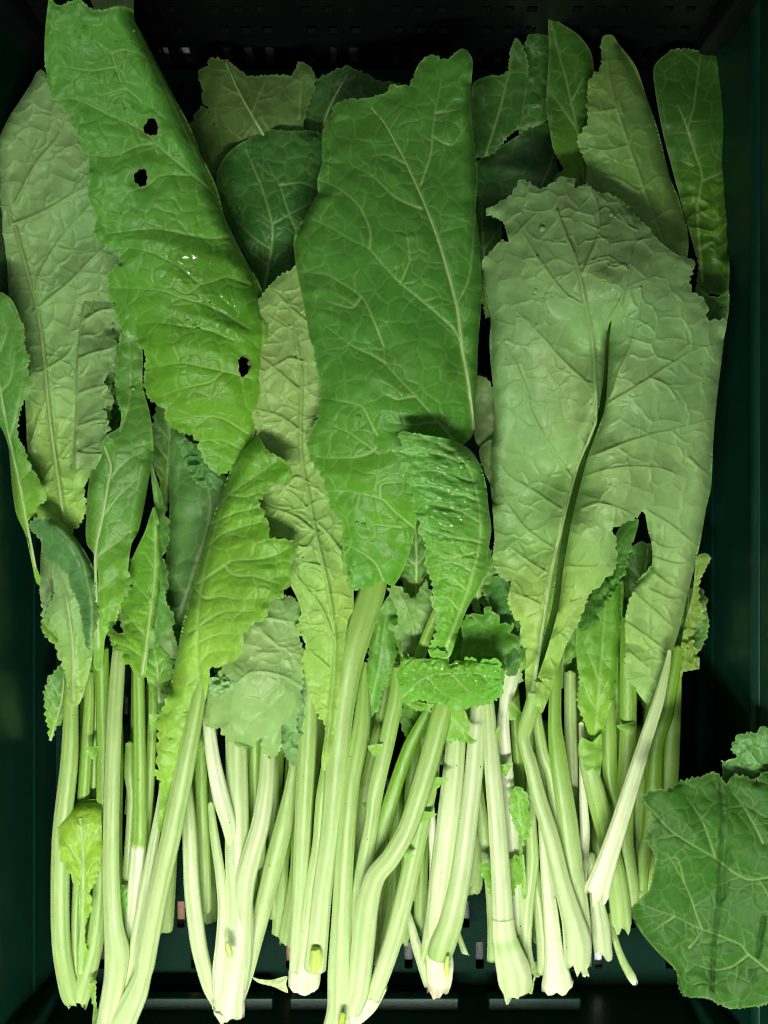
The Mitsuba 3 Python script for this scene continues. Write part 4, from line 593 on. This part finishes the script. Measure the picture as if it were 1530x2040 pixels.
leaf(hL, 'leaf', [(560,190),(600,160,4),(637,150,4),(683,137,3),(723,143,4),(760,160,4),(800,180),(800,300),(680,330),(600,290),(555,250)], [(600,170,5.4),(720,150,5.6),(620,290,6)], col=(0.05,0.17,0.035), mid=[(640,300),(650,230),(690,150)], rough=0.25)
leaf(hL, 'leaf', [(400,340),(440,350),(460,420),(480,500),(440,480),(410,420)], [(420,350,5),(460,480,5)], under=True, col=(0.16,0.27,0.07))
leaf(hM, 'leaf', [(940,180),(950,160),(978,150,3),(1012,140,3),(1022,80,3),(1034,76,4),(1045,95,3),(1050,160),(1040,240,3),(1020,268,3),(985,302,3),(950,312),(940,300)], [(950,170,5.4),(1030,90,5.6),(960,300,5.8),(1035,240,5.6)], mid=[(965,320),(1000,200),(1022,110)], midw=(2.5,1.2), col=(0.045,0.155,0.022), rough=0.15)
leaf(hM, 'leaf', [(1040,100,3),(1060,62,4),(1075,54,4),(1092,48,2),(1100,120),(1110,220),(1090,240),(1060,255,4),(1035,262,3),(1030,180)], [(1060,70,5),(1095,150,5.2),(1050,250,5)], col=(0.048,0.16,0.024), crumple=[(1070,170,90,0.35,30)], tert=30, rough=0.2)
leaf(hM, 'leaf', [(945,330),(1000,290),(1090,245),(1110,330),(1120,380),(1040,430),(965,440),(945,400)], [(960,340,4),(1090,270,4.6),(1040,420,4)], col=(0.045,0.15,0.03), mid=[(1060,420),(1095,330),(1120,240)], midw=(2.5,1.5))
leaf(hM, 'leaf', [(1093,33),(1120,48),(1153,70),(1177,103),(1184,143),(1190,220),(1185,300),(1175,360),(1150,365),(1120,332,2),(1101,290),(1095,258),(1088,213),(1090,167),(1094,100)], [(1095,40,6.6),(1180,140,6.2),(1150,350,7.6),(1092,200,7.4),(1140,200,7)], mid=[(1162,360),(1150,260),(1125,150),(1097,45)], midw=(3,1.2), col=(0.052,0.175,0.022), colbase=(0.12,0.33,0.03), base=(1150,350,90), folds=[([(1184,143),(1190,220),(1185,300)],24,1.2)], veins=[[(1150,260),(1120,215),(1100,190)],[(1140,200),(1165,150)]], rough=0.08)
leaf(hM, 'leaf', [(1104,352,3),(1118,340,3),(1128,336,3),(1145,350),(1160,380),(1130,400),(1105,380)], [(1110,350,8.8),(1150,370,9)], col=(0.10,0.28,0.03), rough=0.05)
leaf(hM, 'leaf', [(1202,72),(1220,70),(1233,88),(1267,133),(1288,193),(1311,260),(1334,350),(1354,400),(1371,467),(1368,520),(1350,560),(1280,540),(1200,450),(1170,380,2),(1168,340,3),(1158,307,3),(1153,280,4),(1170,247,4),(1165,213,4),(1172,190,4),(1178,157,4),(1194,133,3),(1197,90)],
     [(1205,75,7.2),(1290,200,7.6),(1370,480,8.4),(1160,290,8.6),(1230,220,9),(1250,480,9)], mid=[(1345,540),(1305,440),(1270,340),(1240,250),(1215,160),(1208,85)], midw=(3.5,1.4), under=True, veins=[[(1272,383),(1223,353),(1167,343)],[(1270,383),(1310,353),(1330,355)],[(1272,383),(1277,412),(1240,405)],[(1250,290),(1207,300),(1162,290)],[(1240,227),(1233,200),(1250,170)],[(1252,290),(1265,258),(1290,265)],[(1230,215),(1200,220),(1178,210)],[(1300,440),(1330,420),(1350,420)]], col=(0.165,0.325,0.072), rough=0.10, folds=[([(1233,88),(1288,193),(1334,350),(1371,467)],26,1.5)], label='tall pale pointed leaf, underside up', blister=1.2)
leaf(hJ, 'leaf', [(1303,133),(1333,104,3),(1373,95,3),(1407,103,3),(1433,117,3),(1460,140,3),(1472,170),(1470,267),(1464,347),(1464,400),(1460,450),(1454,500),(1450,580),(1420,585,3),(1390,570,3),(1388,520),(1375,467),(1354,393),(1338,333),(1321,267),(1306,187)], [(1320,120,5),(1460,150,4.6),(1470,300,4.8),(1330,300,6.4),(1400,250,6.8),(1450,480,7),(1385,540,7.2)], mid=[(1400,560),(1390,420),(1398,350),(1372,260),(1385,200),(1395,110)], midw=(3,1.3), veins=[[(1390,420),(1430,440),(1455,400)],[(1400,360),(1440,340),(1455,300)],[(1396,500),(1430,470),(1450,440)],[(1375,270),(1350,210)],[(1380,330),(1355,320)]], col=(0.040,0.135,0.018), colbase=(0.085,0.22,0.018), base=(1420,430,110), crumple=[(1415,450,80,0.5,30)], folds=[([(1472,170),(1464,347),(1454,500)],34,2.2)], rough=0.2, label='leaf darkened for shade at the far upper right, wrinkled in its lower half')

# --- spurs on the stalks
for hd, x, y, a, ln, w, z in ((hB,192,1500,155,24,14,7.3),(hE,742,1500,40,28,16,9.9),(hE,735,1605,165,18,8,9.4),(hE,862,1560,15,34,12,10.2),(hE,836,1628,10,36,12,10.4),(hE,806,1707,8,22,8,10.8),(hG,985,1480,75,34,9,9.7),(hG,1000,1538,40,28,12,9.0),(hI,1030,1430,110,34,14,9),(hJ,1262,1450,175,34,12,8.4),(hC,388,1500,30,26,14,8.6),(hB,318,1440,140,26,20,10.6)):
    spur(hd, x, y, a, ln, w, z, col=(0.20, 0.43, 0.05))
leaf(hG, 'leaf', [(1015,1580,4),(1040,1572,4),(1055,1585,4),(1056,1620,4),(1050,1660,4),(1044,1700),(1050,1780),(1040,1785),(1034,1690,4),(1025,1640,4)], [(1030,1580,9),(1050,1640,9),(1045,1780,8.4)], mid=[(1045,1780),(1040,1660),(1032,1585)], midw=(3,2), col=(0.15,0.38,0.03), tert=18, veins=[[(1040,1660),(1052,1620)],[(1040,1650),(1022,1610)],[(1038,1690),(1055,1660)]], rough=0.06)
leaf(hG, 'leaf', [(1010,1715,4),(1036,1704,4),(1040,1740,4),(1028,1780,4),(1018,1800),(1012,1760,4)], [(1020,1715,8.8),(1022,1790,8.6)], col=(0.15,0.38,0.03), tert=18, rough=0.05)
leaf(hG, 'leaf', [(955,1718,5),(975,1715,5),(985,1750,4),(984,1790,4),(972,1780,5),(965,1745,5)], [(960,1720,8.4),(980,1785,8.4)], col=(0.15,0.36,0.03), tert=18, rough=0.05)
leaf(hI, 'leaf', [(1060,1925,3),(1078,1918,3),(1080,1940,3),(1066,1955),(1060,1980),(1052,1975),(1062,1950,3)], [(1065,1925,6.4),(1057,1975,6.4)], col=(0.2,0.38,0.08), tert=18, rough=0.03)
leaf(hC, 'leaf', [(500,1945),(515,1950),(540,1952),(572,1945),(570,1960),(573,1978),(545,1966),(515,1958)], [(505,1948,6.4),(572,1950,6.6),(572,1975,6.5)], under=True, col=(0.52,0.64,0.32), rough=0.02, tert=22)
tube(hD, 'bud_stub', [(628,1890,9.3,9),(630,1905,9.2,12),(628,1920,9.0,12),(626,1935,8.8,7)], [(0,(0.4,0.55,0.1)),(1,(0.5,0.62,0.14))])
tube(hC, 'bud_stub', [(452,1878,9.75,5),(456,1893,9.75,7),(459,1906,9.65,5)], [(0,(0.36,0.46,0.1)),(1,(0.5,0.58,0.2))])
tube(hF, 'bud_stub', [(892,1905,9.5,3),(889,1930,9.3,6),(890,1945,9.1,5)], [(0,(0.4,0.55,0.12)),(1,(0.6,0.66,0.2))])
tube(hE, 'bud_stub', [(684,2018,10.0,5),(681,2034,9.9,7),(680,2050,9.8,7)], [(0,(0.36,0.5,0.06)),(1,(0.42,0.52,0.08))])

# --- loose pieces
k = thing('loose_stalk', 'pale loose leaf stalk lying slantwise with its flared torn end free, right of centre', 'stalk')
tube(k, 'shaft', [(1334,1296,10.6,4),(1328,1330,10.6,7),(1311,1398,10.7,11.5),(1286,1474,10.8,13.5),(1261,1554,10.8,15.5),(1232,1645,10.8,17.5),(1210,1710,10.7,20),(1193,1760,10.6,24),(1188,1778,10.6,26)], [(0,PALE),(0.4,CREAM),(1,(0.74,0.80,0.52))], flat=0.62, ribs=0.12, cut=4)
for lab, rows in (('thin cut stem poking out below the rightmost stalks', [(1212,1820,5,5),(1228,1880,5,6.5),(1242,1917,5,8),(1258,1946,5,9),(1262,1954,5,7)]),
                  ('short white-tipped stem end under the base of the bent stalk', [(1148,1880,5,6),(1159,1917,5,7),(1167,1943,5,7)]),
                  ('thin green stem end on the crate floor right of the brown-stained root', [(908,1845,4,5),(916,1870,4,5.5),(927,1900,4,6)])):
    k = thing('stem_end', lab, 'stem')
    tube(k, 'shaft', rows, [(0, PALE), (0.85, PALE), (1, WHITE)], cut=1.2, ribs=0.1)
# buried stalks seen in the gaps between the front ones
rf = np.random.default_rng(5)
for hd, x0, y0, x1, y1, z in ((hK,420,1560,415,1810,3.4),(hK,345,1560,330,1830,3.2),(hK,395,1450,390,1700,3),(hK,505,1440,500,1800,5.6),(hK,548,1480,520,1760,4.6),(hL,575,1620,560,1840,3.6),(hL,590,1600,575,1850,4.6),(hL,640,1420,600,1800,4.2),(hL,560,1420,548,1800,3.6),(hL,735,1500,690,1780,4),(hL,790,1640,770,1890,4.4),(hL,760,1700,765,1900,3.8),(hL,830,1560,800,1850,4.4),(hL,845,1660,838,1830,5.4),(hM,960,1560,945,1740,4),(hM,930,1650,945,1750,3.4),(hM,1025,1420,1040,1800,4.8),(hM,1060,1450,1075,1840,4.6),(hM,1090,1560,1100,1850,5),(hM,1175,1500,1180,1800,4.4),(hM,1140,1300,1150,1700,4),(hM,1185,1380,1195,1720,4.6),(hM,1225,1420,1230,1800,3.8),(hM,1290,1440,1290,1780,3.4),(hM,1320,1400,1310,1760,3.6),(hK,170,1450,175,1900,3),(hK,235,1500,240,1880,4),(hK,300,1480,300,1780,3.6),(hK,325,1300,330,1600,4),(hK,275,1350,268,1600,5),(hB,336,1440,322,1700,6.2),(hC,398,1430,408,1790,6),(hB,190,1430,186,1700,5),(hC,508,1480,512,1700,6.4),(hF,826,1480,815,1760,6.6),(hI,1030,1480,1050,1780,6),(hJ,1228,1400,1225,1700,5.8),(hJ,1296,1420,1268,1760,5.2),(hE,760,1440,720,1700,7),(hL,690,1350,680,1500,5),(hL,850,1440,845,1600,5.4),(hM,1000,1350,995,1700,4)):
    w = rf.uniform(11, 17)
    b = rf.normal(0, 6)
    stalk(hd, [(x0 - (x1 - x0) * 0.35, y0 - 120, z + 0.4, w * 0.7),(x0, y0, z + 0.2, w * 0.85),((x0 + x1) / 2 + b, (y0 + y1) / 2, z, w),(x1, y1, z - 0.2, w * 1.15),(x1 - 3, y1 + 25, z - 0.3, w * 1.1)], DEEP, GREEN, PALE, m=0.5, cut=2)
k = thing('loose_leaf', 'dark green bruised leaf on top at the lower right corner', 'leaf')
leaf(k, 'blade', [(1275,1587,4),(1300,1574,4),(1328,1577,4),(1351,1554,5),(1380,1548,4),(1398,1550,4),(1425,1540,4),(1440,1552,2),(1446,1558,3),(1464,1541,5),(1507,1560,4),(1514,1543,4),(1560,1530,4),(1640,1580,0),(1660,1800),(1620,1960,3),(1530,2000,3),(1511,2008,3),(1456,2007,3),(1413,1993,3),(1366,1985,3),(1351,1953,2),(1344,1931),(1315,1902),(1286,1869),(1264,1837),(1257,1811),(1275,1790,2),(1293,1771,2),(1300,1735,2),(1308,1706,3),(1300,1690,4),(1284,1668,3),(1300,1640,3),(1298,1620,3)],
     [(1275,1590,15),(1420,1545,14.6),(1600,1600,14.6),(1260,1812,13.4),(1380,1700,15.4),(1440,1760,14.6),(1530,1750,15.4),(1366,1985,13.6),(1510,2005,14)], mid=[(1640,1700),(1560,1740),(1500,1752),(1464,1739),(1427,1710),(1380,1684),(1333,1652),(1285,1600)], midw=(3.5,2),
     veins=[[(1560,1960),(1493,1902),(1471,1880),(1398,1851),(1344,1826),(1264,1797)],[(1398,1851),(1380,1800),(1362,1757),(1330,1700)],[(1344,1826),(1300,1855)],[(1373,1888),(1385,1875),(1400,1852)],[(1493,1902),(1456,1927),(1420,1931),(1380,1920)],[(1560,1840),(1514,1757),(1470,1739)],[(1520,1680),(1490,1620),(1460,1580)],[(1427,1710),(1400,1640),(1370,1590)],[(1600,1700),(1540,1640),(1480,1600)],[(1362,1757),(1350,1710),(1320,1715)]],
     col=(0.034,0.125,0.012), bruise=[([(1436,1560),(1440,1640),(1436,1700),(1432,1800),(1424,1870),(1420,1930),(1418,1985)],4,0.6),([(1455,1720),(1450,1690),(1446,1770),(1440,1790)],4,0.45),([(1522,1826),(1513,1880),(1509,1905)],5,0.6),([(1500,1930),(1492,1990)],10,0.3)], folds=[([(1257,1811),(1286,1869),(1344,1931),(1366,1985)],24,0.7)], rough=0.16, blister=2.0, drops=3, tert=44, vstr=0.7, matte=0.55)
leaf(k, 'blade', [(1438,1520,4),(1453,1514,4),(1463,1507,4),(1453,1492,5),(1473,1467,5),(1500,1463,4),(1522,1445,5),(1560,1440,3),(1600,1500),(1600,1600),(1520,1590),(1450,1570)], [(1445,1520,13.4),(1530,1450,13.6),(1560,1580,13.2)], under=True, col=(0.10,0.27,0.06), tert=34, veins=[[(1560,1560),(1510,1520),(1480,1480)],[(1520,1560),(1470,1520)],[(1580,1540),(1545,1470)]], rough=0.2, label='paler second lobe behind the bruised one')
# brown paper and pale board seen through the slots of the far wall
add('back_panel', mikit.ply(box_mesh(-0.5, 0.5, 0.318, 0.325, -0.012, 0.5), 'black_mat'), kind='structure', label='dark shelf back behind the crate')
k = thing('cardboard_piece', 'brown cardboard lying under the slotted crate floor at the left', 'cardboard')
add('sheet', mikit.ply(box_mesh(-0.150, -0.118, -0.285, -0.235, -0.0119, -0.0109), 'board_mat'), k)
k = thing('cardboard_piece', 'brown cardboard scrap under the crate floor left of centre', 'cardboard')
add('sheet', mikit.ply(box_mesh(-0.070, -0.050, -0.292, -0.262, -0.0119, -0.0109), 'board_mat'), k)
k = thing('paper_scrap', 'white paper scrap under the crate floor at the lower right', 'paper')
add('sheet', mikit.ply(box_mesh(0.128, 0.150, -0.304, -0.275, -0.0119, -0.0113), 'paper_mat'), k)
# more leaves crowded between and behind the stalks
rf = np.random.default_rng(11)
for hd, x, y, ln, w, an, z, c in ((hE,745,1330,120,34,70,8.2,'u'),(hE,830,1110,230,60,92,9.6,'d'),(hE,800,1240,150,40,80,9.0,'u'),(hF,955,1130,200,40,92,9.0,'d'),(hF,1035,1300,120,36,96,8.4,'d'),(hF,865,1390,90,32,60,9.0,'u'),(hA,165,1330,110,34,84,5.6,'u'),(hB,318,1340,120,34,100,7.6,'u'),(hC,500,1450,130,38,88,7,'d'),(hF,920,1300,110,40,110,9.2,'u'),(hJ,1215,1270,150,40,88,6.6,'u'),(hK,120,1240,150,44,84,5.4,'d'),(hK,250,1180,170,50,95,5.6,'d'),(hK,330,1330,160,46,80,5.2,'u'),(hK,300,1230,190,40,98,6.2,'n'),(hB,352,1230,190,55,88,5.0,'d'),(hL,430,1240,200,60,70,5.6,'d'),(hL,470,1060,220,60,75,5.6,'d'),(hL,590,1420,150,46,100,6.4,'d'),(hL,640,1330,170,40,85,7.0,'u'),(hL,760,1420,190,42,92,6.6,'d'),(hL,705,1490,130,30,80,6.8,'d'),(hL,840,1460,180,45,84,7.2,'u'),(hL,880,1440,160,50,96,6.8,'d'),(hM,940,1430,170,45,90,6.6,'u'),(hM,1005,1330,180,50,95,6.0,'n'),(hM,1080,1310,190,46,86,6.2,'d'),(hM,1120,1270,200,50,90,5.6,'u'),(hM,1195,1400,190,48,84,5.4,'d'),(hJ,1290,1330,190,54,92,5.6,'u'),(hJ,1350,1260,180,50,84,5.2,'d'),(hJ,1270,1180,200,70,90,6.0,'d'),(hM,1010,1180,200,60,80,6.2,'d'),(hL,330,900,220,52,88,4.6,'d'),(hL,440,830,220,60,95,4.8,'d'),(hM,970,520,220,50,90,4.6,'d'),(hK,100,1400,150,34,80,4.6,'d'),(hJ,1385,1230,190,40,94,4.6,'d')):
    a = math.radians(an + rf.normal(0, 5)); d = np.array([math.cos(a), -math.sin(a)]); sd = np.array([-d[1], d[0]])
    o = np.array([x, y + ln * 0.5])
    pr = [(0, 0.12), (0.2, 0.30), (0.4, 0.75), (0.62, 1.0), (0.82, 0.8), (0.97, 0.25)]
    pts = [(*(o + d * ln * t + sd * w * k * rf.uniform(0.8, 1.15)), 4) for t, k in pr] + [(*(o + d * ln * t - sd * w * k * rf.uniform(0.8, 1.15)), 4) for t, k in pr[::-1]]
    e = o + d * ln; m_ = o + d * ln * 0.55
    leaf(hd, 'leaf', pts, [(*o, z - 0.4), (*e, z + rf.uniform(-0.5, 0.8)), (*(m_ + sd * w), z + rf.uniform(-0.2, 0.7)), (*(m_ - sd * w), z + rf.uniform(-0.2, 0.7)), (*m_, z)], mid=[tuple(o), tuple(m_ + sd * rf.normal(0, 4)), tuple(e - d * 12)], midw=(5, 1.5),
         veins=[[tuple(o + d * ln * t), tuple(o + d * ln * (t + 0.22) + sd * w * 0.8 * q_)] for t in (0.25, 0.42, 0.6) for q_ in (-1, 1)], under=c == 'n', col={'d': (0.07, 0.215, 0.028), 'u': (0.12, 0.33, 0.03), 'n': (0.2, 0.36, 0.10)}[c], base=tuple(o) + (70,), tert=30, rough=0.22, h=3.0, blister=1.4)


for x0, x1, lab in ((-0.140, -0.066, 'white price strip behind the slots of the far crate wall, left part'), (-0.034, 0.004, 'short white price strip behind the slots of the far wall near the middle')):
    k = thing('price_strip', lab, 'label')
    b = box_mesh(x0, x1, 0, 0.0006, -0.02, 0.075); b.apply_transform(trimesh.transformations.rotation_matrix(-math.atan(SL), [1, 0, 0])); b.apply_translation([0, Y1 + 0.0062, 0])
    add('strip', mikit.ply(b, 'paper_mat'), k)
